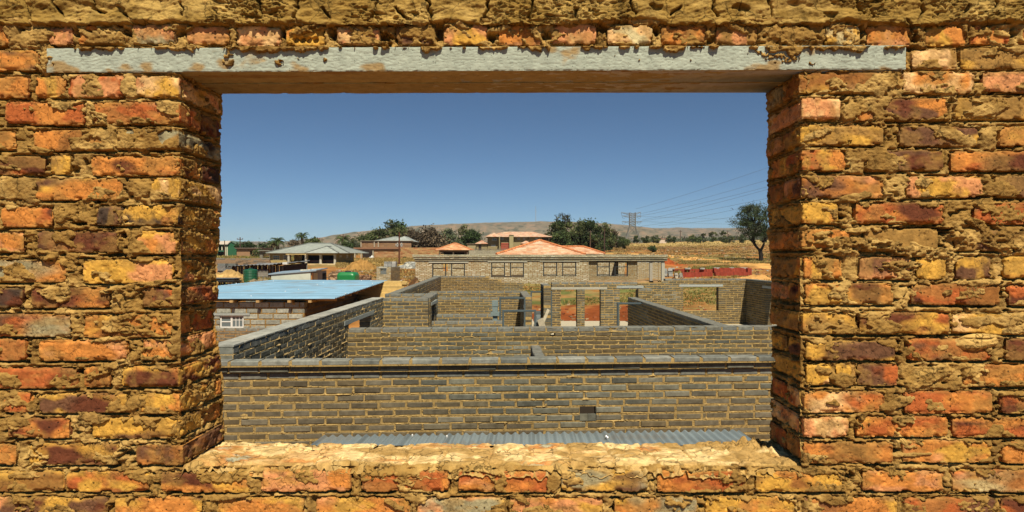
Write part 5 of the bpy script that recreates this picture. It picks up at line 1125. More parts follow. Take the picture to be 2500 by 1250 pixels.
# ---- tan bungalow with the grey roof
tn = thing('bungalow', 'tan bungalow with grey hipped roof and dark double garage', 'house', (xat(760, 80), 80, base(760, 80)))
Yn = 76.; tc = (.46, .335, .13); zb_ = base(760, Yn) - .4; ze = zat(618, Yn)
gar = [opn(709, 747, 623, 643, Yn), opn(751, 782, 623, 643, Yn), opn(786, 817, 623, 643, Yn)]
wins = [opn(666, 683, 622.5, 636, Yn), opn(691, 704, 622.5, 636, Yn)]
open_wall(tn, 'wall', xat(658, Yn), xat(820, Yn), Yn, zb_, ze, gar + wins, tc)
m = MB(); a = np.array((xat(820, Yn), Yn)); b = np.array((xat(864, Yn + 5), Yn + 5)); m.slab([(a[0], a[1], zb_), (b[0], b[1], zb_), (b[0], b[1], ze), (a[0], a[1], ze)], (-.25, .1, 0), (.44, .32, .125)); m.build('side_wall', M_plaster, tn)
for k, (px0, px1, py0, py1) in enumerate(((829, 834, 623, 628), (846, 850, 621, 630), (856, 860, 622, 634))):
    def sp(px):
        k_ = (px - CX) / F; t = (k_ * a[1] - a[0]) / ((b[0] - a[0]) - k_ * (b[1] - a[1])); return a + (b - a) * t
    p, q = sp(px0), sp(px1); m = MB(); m.slab([(p[0] - .03, p[1] - .04, zat(py1, p[1])), (q[0] - .03, q[1] - .04, zat(py1, p[1])), (q[0] - .03, q[1] - .04, zat(py0, p[1])), (p[0] - .03, p[1] - .04, zat(py0, p[1]))], (.05, .03, 0), (.55, .48, .32) if k < 2 else (.2, .18, .14)); m.build('window', M_paint, tn)
for (q0, q1) in ((666, 683), (691, 703)): framed(tn, q0, q1, 622.5, 636, Yn, frame=(.62, .50, .25), bars=(2, 1))
m = MB(); m.box(xat(709, Yn), xat(728, Yn), Yn + 1.2, Yn + 1.3, zb_, ze, (.40, .27, .11)); m.box(xat(707, Yn), xat(818, Yn), Yn + 4, Yn + 4.1, zb_, ze, (.03, .02, .018)); m.build('porch_wall', M_plaster, tn)
for (q0, q1) in ((752, 781), (787, 816)):
    m = MB(); x0, x1 = xat(q0, Yn + .5), xat(q1, Yn + .5); zd = zat(643, Yn); 
    for i in range(4): m.box(x0, x1, Yn + .5 + .01 * (i % 2), Yn + .56 + .01 * (i % 2), zd + i * .1, zd + i * .1 + .095, (.12, .035, .025))
    m.build('garage_door', M_paint, tn)
for px in (705, 747.5, 783, 818):
    x = xat(px, Yn - .3); m = MB(); m.lathe(x, Yn - .35, [(.2, zb_), (.2, zb_ + .5), (.15, zb_ + .55), (.14, ze - .35), (.2, ze - .28), (.2, ze - .18)], 12, (.50, .46, .36)); m.build('column', M_plaster, tn)
m = MB(); m.box(xat(702, Yn), xat(822, Yn), Yn - .55, Yn - .02, ze - .18, ze - .005, (.56, .42, .17)); m.box(xat(655, Yn), xat(702, Yn) - .002, Yn - .12, Yn - .02, ze - .14, ze - .005, (.56, .42, .17)); m.build('fascia', M_plaster, tn)
m = MB(); gr_ = (.33, .36, .32)
hip(m, xat(657, Yn), xat(852, Yn), Yn - .4, Yn + 8.4, ze, zat(594.5, Yn + 4.2), oh=.2, rid_len=xat(785, Yn) - xat(729, Yn), c=gr_, courses=14, ridge=.07, rc=(.16, .17, .16), seed=4, tone=.04, th=.035); m.build('roof', M_tile, tn)
m = MB(); hip(m, xat(750, Yn - .8), xat(824, Yn - .8), Yn - .8, Yn + 7.0, ze + .01, zat(602, Yn + 2.5), oh=.2, c=(.37, .40, .36), courses=10, ridge=.06, rc=(.16, .17, .16), seed=5, tone=.04, th=.035); m.build('roof', M_tile, tn)
m = MB(); m.slab([(xat(700, Yn - 3), Yn - 3.2, base(700, Yn - 3) + .06), (xat(822, Yn - 3), Yn - 3.2, base(810, Yn - 3) + .06), (xat(820, Yn), Yn - .05, zat(643.5, Yn)), (xat(702, Yn), Yn - .05, zat(643.5, Yn))], (0, 0, -.5), (.56, .42, .22)); m.build('apron', M_lint, tn)
# ---- two storey red brick house
rb = thing('brick_house', 'two storey red brick house half built, with open ground floor and grey roof behind', 'house', (xat(930, 106), 106, base(930, 106)))
Yr = 104.; zb_ = base(930, Yr) - .6
wall_part('upper_wall', rb, (xat(873, Yr), Yr + 2), 0, xat(1004, Yr + 2) - xat(873, Yr), zat(604, Yr) - .2, zat(588, Yr), thick=.25, pitch=.65, course=.19, joint=.02, pal=CLAY, seed=111, mcol=(.36, .25, .14), openings=[])
m = MB()
for (q0, q1, p0, p1) in ((959, 978, 595, 597), (959, 978, 599, 600.2), (963, 966, 592, 602), (968, 970.5, 591, 603), (973, 975.5, 592, 602)): m.box(xat(q0, Yr), xat(q1, Yr), Yr + 1.93, Yr + 1.99, zat(p1, Yr), zat(p0, Yr), (.5, .48, .42))
m.build('breeze_grille', M_lint, rb)
for px in (874, 917, 907): m = MB(); m.box(xat(px - 1.2, Yr), xat(px + 1.2, Yr), Yr + 1.85, Yr + 2.2, zat(603, Yr), zat(587, Yr), (.42, .36, .26)); m.build('pillar', M_lint, rb)
m = MB(); m.box(xat(872, Yr), xat(1003, Yr), Yr + 1.75, Yr + 2.4, zat(588, Yr) + .005, zat(586.8, Yr), (.30, .24, .17)); m.build('ring_beam', M_lint, rb)
m = MB(); m.box(xat(864, Yr), xat(982, Yr), Yr - .3, Yr + 2.6, zat(607.5, Yr), zat(604.5, Yr), (.32, .17, .10)); m.box(xat(866, Yr), xat(980, Yr), Yr - .2, Yr + 2.5, zat(610, Yr), zat(607.6, Yr), (.24, .13, .08)); m.build('floor_slab', M_lint, rb)
wall_part('lower_wall', rb, (xat(913, Yr), Yr), 0, xat(984, Yr) - xat(913, Yr), zb_, zat(610, Yr) - .02, thick=.25, pitch=.65, course=.19, joint=.025, pal=[(.40, .20, .09), (.33, .15, .07), (.42, .26, .13)], seed=112, mcol=(.42, .28, .13))
for px in (866.5, 882, 911): m = MB(); m.box(xat(px - 1.3, Yr), xat(px + 1.3, Yr), Yr - .1, Yr + .3, zb_, zat(610, Yr) - .01, (.45, .40, .28)); m.build('pillar', M_lint, rb)
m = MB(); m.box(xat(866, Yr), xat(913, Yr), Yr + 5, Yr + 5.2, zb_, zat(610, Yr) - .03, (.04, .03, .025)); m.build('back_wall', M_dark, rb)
m = MB(); hip(m, xat(915, Yr + 6), xat(1000, Yr + 6), Yr + 6, Yr + 13, zat(587.5, Yr), zat(578, Yr + 9), oh=.3, c=(.34, .37, .34), courses=8, seed=7, tone=.05, th=.04, ridge=.07, rc=(.25, .27, .25)); m.build('roof', M_tile, rb)
m = MB(); hip(m, xat(962, Yr + 5), xat(1003, Yr + 5), Yr + 5, Yr + 11, zat(587.4, Yr), zat(577.5, Yr + 8), oh=.2, c=(.38, .41, .38), courses=8, seed=8, tone=.05, th=.04); m.build('roof', M_tile, rb)
cloth('plastic_sheet', 'white plastic heap in the open ground floor of the red brick house', 908, 103.2, 1.1, .5, (.6, .6, .56), 77)
b, m = MB(), MB(); Yg = 102.; masonry(b, m, (xat(978, Yg), Yg), .02, xat(1075, Yg) - xat(978, Yg), base(1030, Yg) - .5, zat(604.5, Yg), thick=.3, pitch=.7, course=.2, joint=.03, pal=[(.42, .20, .09), (.36, .15, .065), (.46, .27, .12), (.30, .13, .06)], seed=113, mcol=(.42, .27, .12), jit=.02)
o = tag(b.build('garden_wall', M_block), 'long rough red brick garden wall right of the red brick house', 'wall'); m.build('mortar', M_mud, o)
# ---- orange roofed garage
gz_ = thing('garage', 'low garage with pink orange hipped roof and two dark bays', 'garage', (xat(1107, 82), 82, base(1107, 82)))
Yg = 80.; x0, x1 = xat(1070, Yg), xat(1144, Yg); zb_ = base(1107, Yg) - .6
m = MB(); hip(m, x0 + .2, x1 - .2, Yg, Yg + 3.6, zat(610.5, Yg), zat(594.5, Yg + 1.8), oh=.5, c=(.62, .32, .16), courses=9, mottled=[(.62, .30, .14), (.68, .42, .22), (.58, .25, .13), (.64, .36, .20)], seed=9, rid_len=.3, th=.05, ridge=.07, rc=(.6, .25, .1)); m.build('roof', M_tile, gz_)
m = MB(); m.box(xat(1072, Yg), xat(1141, Yg), Yg + .05, Yg + .3, zat(615.5, Yg), zat(611, Yg), (.16, .11, .07))
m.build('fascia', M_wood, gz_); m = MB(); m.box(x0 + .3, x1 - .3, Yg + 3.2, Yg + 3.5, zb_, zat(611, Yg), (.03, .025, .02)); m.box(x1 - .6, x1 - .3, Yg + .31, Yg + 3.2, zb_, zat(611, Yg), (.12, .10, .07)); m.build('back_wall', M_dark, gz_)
for px in (1072.5, 1106.5, 1141): m = MB(); m.box(xat(px - 1.3, Yg), xat(px + 1.3, Yg), Yg + .02, Yg + .28, zb_, zat(615.5, Yg) - .01, (.55, .50, .36)); m.build('pillar', M_plaster, gz_)
# precast garden wall between
b = MB(); Yw = 86.; x0, x1 = xat(1146, Yw), xat(1250, Yw); zb_ = base(1200, Yw) - .5; n = 6
for i in range(n + 1): b.box(x0 + (x1 - x0) * i / n - .1, x0 + (x1 - x0) * i / n + .1, Yw - .02, Yw + .2, zb_, zat(609, Yw), (.34, .31, .22))
for i in range(n):
    for k in range(4): zz = zb_ + (zat(611, Yw) - zb_) * k / 4; b.box(x0 + (x1 - x0) * i / n + .1, x0 + (x1 - x0) * (i + 1) / n - .1, Yw + .04, Yw + .1, zz + .01, zb_ + (zat(611, Yw) - zb_) * (k + 1) / 4, np.array((.36, .33, .24)) * rnd.uniform(.85, 1.1))
b.box(x0, x1, Yw - .05, Yw + .25, zat(609, Yw) + .002, zat(607.5, Yw), (.20, .18, .15)); tag(b.build('precast_wall', M_block), 'grey precast garden wall with dark capping between the garage and the orange tiles', 'wall')
# ---- big two storey house
bh = thing('double_storey_house', 'wide two storey tan brick house with a flat peach coloured hipped roof', 'house', (xat(1265, 122), 122, base(1265, 122)))
Yd = 120.; zb_ = base(1260, Yd) - .8; wc = (.30, .245, .125); ze = zat(578.5, Yd)
ops = [opn(1201, 1213, 581, 588, Yd), opn(1221, 1230, 580, 585.5, Yd), opn(1263, 1270, 580, 585, Yd), opn(1277, 1282, 580, 585.5, Yd), opn(1306, 1314, 580.5, 585.5, Yd), opn(1199, 1210, 597, 602, Yd)]
open_wall(bh, 'wall', xat(1190, Yd), xat(1340, Yd), Yd, zb_, ze, ops, wc, mat_=M_plaster)
for (q0, q1, p0, p1) in ((1201, 1213, 581, 588), (1221, 1230, 580, 585.5), (1263, 1270, 580, 585), (1277, 1282, 580, 585.5), (1306, 1314, 580.5, 585.5), (1199, 1210, 597, 602)): framed(bh, q0, q1, p0, p1, Yd, frame=(.45, .42, .33), pane=(.14, .18, .20), fw=.1, bars=(1, 0))
m = MB(); m.box(xat(1218.5, Yd - 1), xat(1221, Yd - 1), Yd - 1.6, Yd - .01, zb_, ze, (.28, .23, .12)); m.build('pillar', M_plaster, bh)
m = MB(); m.box(xat(1243.5, Yd - .8), xat(1253.5, Yd - .8), Yd - .8, Yd - .01, zb_, zat(574.5, Yd), (.36, .31, .16)); m.box(xat(1242.5, Yd - .8), xat(1254.5, Yd - .8), Yd - .9, Yd + .3, zat(574.5, Yd) + .002, zat(573.5, Yd), (.28, .24, .14)); m.build('chimney', M_plaster, bh)
m = MB(); m.box(xat(1288.5, Yd), xat(1291, Yd), Yd - .3, Yd - .01, zb_, ze, (.14, .11, .07)); m.box(xat(1323, Yd), xat(1339, Yd), Yd - .02, Yd - .012, zat(587, Yd), zat(580, Yd), (.06, .05, .04)); m.build('recess', M_dark, bh)
m = MB(); m.box(xat(1223, Yd), xat(1243.4, Yd), Yd - .10, Yd - .02, zb_, zat(598, Yd), (.34, .085, .045)); 
for k in range(5): m.box(xat(1223, Yd), xat(1243.4, Yd), Yd - .13, Yd - .101, zb_ + 1 + k * .4, zb_ + 1.34 + k * .4, (.36, .09, .05))
m.build('garage_door', M_paint, bh)
PT = [(.64, .38, .24), (.66, .46, .30), (.58, .30, .19), (.62, .42, .30), (.55, .40, .28)]
m = MB(); hip(m, xat(1190, Yd), xat(1341, Yd), Yd - .2, Yd + 9, ze, zat(566, Yd + 5), oh=.5, c=(.6, .4, .25), courses=9, mottled=PT, seed=11, th=.05, tone=.08, rid_len=xat(1300, Yd) - xat(1232, Yd)); m.build('roof', M_tile, bh)
m = MB(); hip(m, xat(1190, Yd), xat(1222, Yd), Yd - .9, Yd + 6, ze + .01, zat(569, Yd + 2), oh=.35, c=(.6, .4, .25), courses=7, mottled=PT, seed=12, th=.05, tone=.08); m.build('roof', M_tile, bh)
m = MB(); Y2 = Yd - 2; hip(m, xat(1272, Y2), xat(1296, Y2), Y2, Y2 + 1.9, zat(594.5, Y2), zat(588, Y2 + 1.9), oh=.1, c=(.5, .36, .26), courses=5, mottled=PT, seed=13); m.build('porch_roof', M_tile, bh)
m = MB(); Y2 = Yd - 1; m.box(xat(1163, Y2), xat(1189, Y2), Y2 + .3, Y2 + 4, zb_, zat(595.5, Y2), (.30, .25, .13)); m.build('annex', M_plaster, bh)
m = MB(); m.box(xat(1168, Y2), xat(1175, Y2), Y2 + .27, Y2 + .299, zb_ + .2, zat(598.5, Y2), (.04, .03, .025)); m.build('doorway', M_dark, bh)
m = MB(); hip(m, xat(1161, Y2), xat(1190, Y2), Y2, Y2 + 4, zat(595, Y2), zat(587, Y2 + 2), oh=.1, c=(.6, .4, .3), courses=6, mottled=PT, seed=14); m.build('annex_roof', M_tile, bh)
m = MB(); m.box(xat(1141, Y2 + 3), xat(1164, Y2 + 3), Y2 + 3, Y2 + 6, zb_, zat(596, Y2 + 3), (.38, .32, .18)); m.box(xat(1139, Y2 + 3), xat(1166, Y2 + 3), Y2 + 2.8, Y2 + 6.2, zat(596, Y2 + 3), zat(594.8, Y2 + 3), (.25, .21, .14)); m.build('flat_annex', M_plaster, bh)
# ---- green two storey house at the left
gh = thing('green_house', 'dark green gabled two storey house with a white balcony recess', 'house', (xat(555, 125), 125, base(555, 125)))
Yv = 124.; zb_ = base(555, Yv) - .5; gc = (.03, .11, .06); xa, xm, xb = xat(520, Yv), xat(556, Yv), xat(577, Yv); ze = zat(597, Yv); zp = zat(590, Yv)
open_wall(gh, 'wall', xa, xm, Yv, zb_, ze, [opn(531, 552, 614.5, 625, Yv), opn(534.5, 553, 600, 611, Yv)], gc)
m = MB(); m.slab([(xm + .002, Yv, zb_), (xb, Yv + .01, zb_), (xb, Yv + .01, ze), ((xm + xb) / 2 - .2, Yv, zp), (xm + .002, Yv, ze)], (0, 6, 0), (.03, .12, .06)); m.build('gable', M_plaster, gh)
m = MB(); m.box(xa, xm - .1, Yv + 1.6, Yv + 1.8, zb_, ze, (.05, .06, .05)); m.build('recess', M_dark, gh)
for px in (533, 542, 551.5, 555): m = MB(); m.box(xat(px - 1, Yv), xat(px + 1, Yv), Yv - .05, Yv + .2, zb_ if px > 550 else zat(611, Yv), zat(600, Yv), (.66, .62, .46)); m.build('column', M_plaster, gh)
m = MB(); m.slab([(xa - .3, Yv - .4, ze), (xm + .1, Yv - .4, ze), ((xm + xb) / 2 - .2, Yv - .2, zp + .05), (xa - .3, Yv + 2.5, zp + .05)], (0, 0, .12), (.55, .48, .40)); m.slab([((xm + xb) / 2 - .2, Yv - .2, zp + .03), (xb + .2, Yv - .1, ze - .1), (xb + .2, Yv + 6, ze - .1), ((xm + xb) / 2 - .2, Yv + 6, zp + .03)], (0, 0, .1), (.10, .15, .11)); m.build('roof', M_tile, gh)
# ---- low buildings and walls beyond the shack
def low_house(name, label, px0, px1, pyt, Y, c, ops, roof=None, mat_=M_plaster, cat='house', depth=4, dark=True):
    t = thing(name, label, cat, (xat((px0 + px1) / 2, Y), Y, base((px0 + px1) / 2, Y))); zb_ = base((px0 + px1) / 2, Y) - .8
    open_wall(t, 'wall', xat(px0, Y), xat(px1, Y), Y, zb_, zat(pyt, Y), [opn(*o, Y) for o in ops], c, mat_)
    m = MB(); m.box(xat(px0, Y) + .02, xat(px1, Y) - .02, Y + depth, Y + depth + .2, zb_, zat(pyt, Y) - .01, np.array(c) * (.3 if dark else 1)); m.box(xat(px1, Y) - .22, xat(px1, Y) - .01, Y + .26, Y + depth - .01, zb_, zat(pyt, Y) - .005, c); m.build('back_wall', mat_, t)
    if roof: m = MB(); m.box(xat(px0 - 2, Y), xat(px1 + 2, Y), Y - .4, Y + depth + .4, zat(pyt, Y) + .003, zat(pyt, Y) + .16, roof); m.build('roof', M_sheet, t)
    return t
low_house('brick_shell', 'unfinished low brown building with three dark openings behind the shack', 578, 640, 607, 112, (.34, .20, .11), [(610, 616, 612, 622), (619, 625, 612, 622), (628, 633, 612, 622)], roof=(.22, .16, .12), mat_=M_block)
low_house('grey_garage', 'grey flat garage with one dark door left of the tan bungalow', 634, 659, 613, 96, (.22, .20, .15), [(641, 657, 618, 630)], roof=(.26, .25, .2), cat='garage')
low_house('far_cottage', 'pale cottage half hidden between the dark trees on the right', 1386, 1440, 592, 145, (.50, .42, .24), [(1397, 1404, 595, 603), (1414, 1420, 595, 603)], roof=(.45, .36, .16), cat='cottage')
low_house('far_bungalow', 'tiny pink roofed bungalow far out on the dry plain', 1609, 1628, 583, 330, (.62, .5, .4), [], roof=(.62, .30, .24), depth=6)
low_house('far_bungalow', 'long low dark roofed house behind the garden trees by the garage', 1075, 1140, 600, 135, (.28, .2, .14), [(1085, 1090, 602, 608)], roof=(.2, .16, .14))
b, m = MB(), MB(); Yg = 72.; masonry(b, m, (xat(524, Yg), Yg), 0, xat(658, Yg) - xat(524, Yg), base(590, Yg) - .5, zat(630.5, Yg), thick=.3, pitch=.6, course=.2, joint=.03, pal=[(.22, .16, .11), (.26, .19, .13), (.19, .16, .13)], seed=114, mcol=(.3, .2, .12), jit=.03)
o = tag(b.build('garden_wall', M_block), 'long low grey brown rubble wall left of the tan bungalow', 'wall'); m.build('mortar', M_mud, o)
# ================================================================ poles, pylon, cables
def pole(px, py0, py1, Y, r_, label, arm=True, c=(.10, .065, .045), grp='utility poles among the houses'):
    x = xat(px, Y); z0, z1 = zat(py1, Y) - .3, zat(py0, Y); t = thing('utility_pole', label, 'pole', (x, Y, z0), grp); m = MB(); m.tube((x, Y, z0), (x + .02, Y, z1), r_, r_ * .7, 8, c); m.build('shaft', M_bark, t)
    if arm: m = MB(); m.box(x - .55, x + .55, Y - .1, Y - .02, z1 - .45, z1 - .33, c); [m.lathe(x + k, Y - .06, [(.05, z1 - .33), (.06, z1 - .22), (.03, z1 - .15)], 6, (.2, .12, .1)) for k in (-.5, 0, .5)]; m.build('cross_arm', M_wood, t)
pole(974.5, 567, 642, 75, .11, 'tall rusty pole standing in the dry grass before the red brick house', False, (.12, .05, .03))
pole(837.5, 571, 612, 108, .09, 'slim pole among the palms behind the tan bungalow')
pole(548, 587, 624, 118, .10, 'utility pole in front of the green house', False)
pole(586, 579, 626, 116, .12, 'dark utility pole just right of the green house')
pole(597, 589, 626, 122, .09, 'shorter utility pole beside the flat topped tree')
pole(775, 579, 600, 150, .1, 'thin pole rising behind the bungalow roof'); pole(786, 582, 600, 152, .1, 'second thin pole close behind the bungalow roof')
pole(1441, 562, 607, 118, .12, 'utility pole against the dark trees by the orange roof', False); pole(1475.5, 556, 619, 96, .11, 'tall bare pole at the right end of the orange roof', False, (.08, .05, .04))
pole(1661, 562, 588, 210, .14, 'lone utility pole out on the dry plain'); pole(1776, 563, 584, 300, .14, 'far utility pole left of the thorn tree'); pole(1797, 569, 584, 320, .12, 'farthest utility pole before the thorn tree')
m = MB(); p = at(1308, 503, 1900); q = at(1308, 545, 1900); m.tube(q, p, .9, .6, 6, (.30, .30, .30)); m.tube((p[0] - 3, 1900, p[2] - 16), (p[0] + 3, 1900, p[2] - 16), .5, .5, 5, (.3, .3, .3)); tag(m.build('radio_mast', M_steel), 'hair thin radio mast standing on the crest of the hill', 'mast')
py = thing('pylon', 'grey steel lattice power pylon on the plain right of the trees', 'pylon', (*[at(1540, 598, 380)[0], 380], zat(598, 380)))
Yp = 380.; g = (.20, .205, .19); P = lambda px, py_, dy=0: np.array((xat(px, Yp), Yp + dy, zat(py_, Yp))); m = MB(); R_ = .11
def lat(a, b, r=R_): m.tube(a, b, r, r, 4, g, caps=False)
zt_, zw, zb_ = 519, 554, 600
for dy in (-1.2, 1.2):
    for px in (1537, 1551): lat(P(px, zt_, dy), P(px + (-.0 if px < 1545 else 0), zw, dy), .2)
    lat(P(1537, zw, dy), P(1522, zb_, dy * 3), .24); lat(P(1551, zw, dy), P(1567, zb_, dy * 3), .24)
    n = 6
    for i in range(n):
        a, b = zt_ + (zw - zt_) * i / n, zt_ + (zw - zt_) * (i + 1) / n; lat(P(1537, a, dy), P(1551, b, dy), .1); lat(P(1551, a, dy), P(1537, b, dy), .1); lat(P(1537, b, dy), P(1551, b, dy), .1)
    for a, b in ((0, .5), (.5, 1)):
        l0, l1, r0, r1 = 1537 - 15 * a, 1537 - 15 * b, 1551 + 16 * a, 1551 + 16 * b; za, zc = zw + (zb_ - zw) * a, zw + (zb_ - zw) * b
        lat(P(l0, za, dy * (1 + 2 * a)), P(r1, zc, dy * (1 + 2 * b)), .1); lat(P(r0, za, dy * (1 + 2 * a)), P(l1, zc, dy * (1 + 2 * b)), .1); lat(P(l1, zc, dy * (1 + 2 * b)), P(r1, zc, dy * (1 + 2 * b)), .1)
m.build('tower', M_steel, py)
for (z_, l, rr, up) in ((521, 1516.5, 1564.5, True), (527, 1519, 1567, False), (541, 1518.5, 1568, False), (553.5, 1519, 1568, False)):
    m = MB()
    for dy in (-.9, .9): lat(P(l, z_ - (2 if up else 0), 0), P(1537, z_, dy), .13); lat(P(rr, z_ - (3 if up else -.3), 0), P(1551, z_, dy), .13); lat(P(l, z_ - (2 if up else 0), 0), P(1537, z_ + 4, dy), .11); lat(P(rr, z_ - (3 if up else -.3), 0), P(1551, z_ + 4, dy), .11)
    lat(P(1537, z_, 0), P(1551, z_, 0), .12); m.build('cross_arm', M_steel, py)
m = MB()
for l, rr in ((1516.5, 1519), (1564, 1562.5)): lat(P(l, 519), P(rr, 527), .12)
m.build('strut', M_steel, py)
for (px, pz) in ((1523, 527), (1560, 527), (1523, 541), (1560, 541)):
    m = MB(); k = np.linspace(0, math.pi, 9); pts = [P(px - 4.5 * math.cos(t), pz + 6.5 * math.sin(t)) for t in k]; m.path(pts, .07, 4, (.15, .15, .14)); m.build('jumper_loop', M_steel, py)
def cable(px0, py0, Y0_, px1, py1, Y1_, label, r_=.055, sag=1.0):
    a, b = np.array(at(px0, py0, Y0_)), np.array(at(px1, py1, Y1_)); t = np.linspace(0, 1, 40)[:, None]; pts = a * (1 - t) + b * t; pts[:, 2] -= (sag * 4 * t * (1 - t))[:, 0]
    m = MB(); m.path(pts, np.linspace(r_ * 1.5, r_ * .75, 40), 4, (.10, .11, .12)); tag(m.build('power_cable', M_steel), label, 'cable', 'power cables from the pylon')
for (a, b, c, d, ord_) in ((1552, 510, 2100, 330, 'topmost and faintest'), (1564, 521.5, 2100, 370, 'second highest'), (1568, 526, 2100, 395, 'third highest'), (1568, 537, 2100, 398, 'fourth highest'), (1562, 540, 2100, 434, 'fifth highest'), (1564, 552.5, 2100, 443, 'sixth highest'), (1608, 551, 2100, 477, 'lowest steep')):
    cable(a, b, 380, c, d, 150, ord_ + ' cable rising from the pylon towards the upper right', .036)
for (a, b, c, d, ord_) in ((1568, 528.5, 2100, 538, 'upper'), (1568, 541, 2100, 549, 'lower')): cable(a, b, 380, c, d, 620, ord_ + ' of the nearly level cables running right from the pylon', .035, 1)
# ================================================================ trees and grass
def leaf_quads(mb, pts, size, c, R, flat=.0, tone=.35, clump=None):
    """many small leaf faces at points, each turned its own way"""
    n = len(pts); a = R.normal(size=(n, 3)); a /= np.linalg.norm(a, axis=1)[:, None]; b = np.cross(a, R.normal(size=(n, 3))); b /= np.linalg.norm(b, axis=1)[:, None] + 1e-9
    s = size * R.uniform(.6, 1.35, (n, 1)); a = a * s; b = b * s * .55
    v = np.stack([pts - a, pts + b, pts + a, pts - b], 1).reshape(-1, 3); q = np.arange(n * 4).reshape(n, 4)
    k = R.uniform(1 - tone, 1 + tone, (n, 1)) * np.array(c)
    if clump is not None: k = k * clump[:, None]
    mb.add(v, q, None, np.clip(np.repeat(k, 4, 0), .004, 1))
GREENS = dict(deep=(.030, .050, .014), olive=(.075, .085, .028), pale=(.12, .14, .065), brown=(.078, .058, .034), grey=(.085, .10, .06), bush=(.055, .075, .022), dry=(.115, .085, .05))
def tree(name, label, px, Y, py_base, py_top, w, seed, kind='deep', grp='trees behind the houses', bare=0., flat=False, clumps=34, leaves=90, lo=.25, second=None, lsize=None, trunk=.0, cat='tree', lean_=0):
    r = random.Random(seed); R = np.random.RandomState(seed); x = xat(px, Y); z0 = zat(py_base, Y); zt_ = zat(py_top, Y); H = zt_ - z0; W = w / F * Y / 2; z0 -= .3
    t = thing(name, label, cat, (x, Y, z0), grp); m = MB(); tr = trunk or max(.06, H * .022); brown = (.075, .055, .04)
    fork = z0 + H * lo; m.path([(x, Y, z0), (x + lean_ * .3, Y, z0 + H * lo * .5), (x + lean_ * .6, Y, fork)], [tr * 1.25, tr, tr * .85], 7, brown)
    tips = []
    for i in range(clumps):
        a = r.uniform(0, 2 * math.pi); u = r.random() ** .5; v = r.random()
        prof = math.sin(math.pi * min(1, .12 + .80 * v)) ** .6 if not flat else (1 - .5 * (1 - v))
        if flat: p = np.array((x + lean_ + math.cos(a) * u * W, Y + math.sin(a) * u * W * .9, fork + (zt_ - fork) * (.45 + .55 * v * (1 - .55 * u * u))))
        else: p = np.array((x + lean_ + math.cos(a) * u * W * prof, Y + math.sin(a) * u * W * prof, z0 + H * (lo * .75 + (1 - lo * .75) * v * (1 - .25 * u ** 3))))
        tips.append(p)
    for p in tips[::2] if not bare else tips:
        b0 = np.array((x + lean_ * .6, Y, fork - H * .03 * r.random())); mid = b0 * .45 + p * .55 + np.array((r.uniform(-.1, .1) * W, r.uniform(-.1, .1) * W, .06 * H)); m.path([b0, (b0 + mid) / 2 + (0, 0, .02 * H), mid, p], [tr * .5, tr * .36, tr * .22, tr * .06], 5, brown)
    m.build('trunk', M_bark, t)
    mb = MB(); S = W * (.30 if not flat else .26); ls = lsize or max(.10, .055 * W + .06)
    for i, p in enumerate(tips):
        top = (p[2] - z0) / H
        if bare and top > bare:
            # twigs only
            mm = MB()
            for k in range(12):
                d = R.normal(size=3); d[2] = abs(d[2]) + .2; d /= np.linalg.norm(d); mb.tube(p - d * S * .3, p + d * S * r.uniform(.6, 1.3), .035, .012, 3, (.05, .042, .035), caps=False)
            n_ = leaves // 8
        else: n_ = leaves
        s = S * r.uniform(.65, 1.25); q = R.normal(size=(n_, 3)) * s * np.array((.62, .62, .42)) + p
        c = GREENS[second] if (second and r.random() < .38) else GREENS[kind]
        leaf_quads(mb, q, ls, np.array(c) * r.uniform(.7, 1.35), R)
    mb.build('crown', M_leaf, t); return t
T = tree
T('broadleaf_tree', 'tallest dark green tree behind the red brick house', 962, 135, 618, 539, 92, 1, 'deep', second='olive', clumps=60, leaves=110, lo=.12)
T('broadleaf_tree', 'rusty green tree in front of the tallest dark tree', 975, 130, 615, 556, 70, 2, 'olive', second='brown', clumps=40, lo=.1)
T('broadleaf_tree', 'mid green tree left of the tallest dark tree', 915, 138, 612, 563, 62, 3, 'bush', second='olive', clumps=40, lo=.08)
T('broadleaf_tree', 'low green tree between the palm and the red brick house', 885, 130, 612, 569, 40, 4, 'bush', second='olive', clumps=26, lo=.08)
T('bare_tree', 'large round brown leafless tree right of the red brick house', 1040, 128, 612, 556, 84, 5, 'brown', second='dry', clumps=60, leaves=80, lo=.08)
T('bare_tree', 'smaller brown bare tree beside the round brown one', 1008, 126, 610, 560, 52, 6, 'brown', clumps=34, lo=.08)
T('broadleaf_tree', 'pale grey green tree left of the big tan house', 1098, 132, 610, 557, 56, 7, 'grey', second='pale', clumps=44, lo=.08)
T('broadleaf_tree', 'olive tree rising above the pale grey green one', 1132, 140, 610, 547, 40, 8, 'olive', second='bush', clumps=30, lo=.1)
T('broadleaf_tree', 'near black green tree touching the big tan house', 1152, 128, 610, 561, 62, 9, 'deep', clumps=44, leaves=120, lo=.08)
T('shrub', 'small grey green shrub under the olive tree', 1122, 118, 612, 585, 26, 10, 'grey', clumps=16, lo=.05, cat='shrub')
T('broadleaf_tree', 'tree top just showing over the peach roof', 1245, 160, 600, 562, 18, 11, 'bush', clumps=12)
T('broadleaf_tree', 'tall dark tree with bare twigs at its crown', 1374, 128, 606, 515, 62, 12, 'deep', second='olive', bare=.72, clumps=64, leaves=120, lo=.1)
T('broadleaf_tree', 'green bush tree at the foot of the bare crowned tree', 1366, 122, 607, 556, 62, 13, 'deep', second='bush', clumps=40, lo=.06)
T('broadleaf_tree', 'small rusty tree between the peach roof and the bare crowned tree', 1338, 134, 604, 560, 30, 14, 'brown', second='deep', clumps=20, lo=.1)
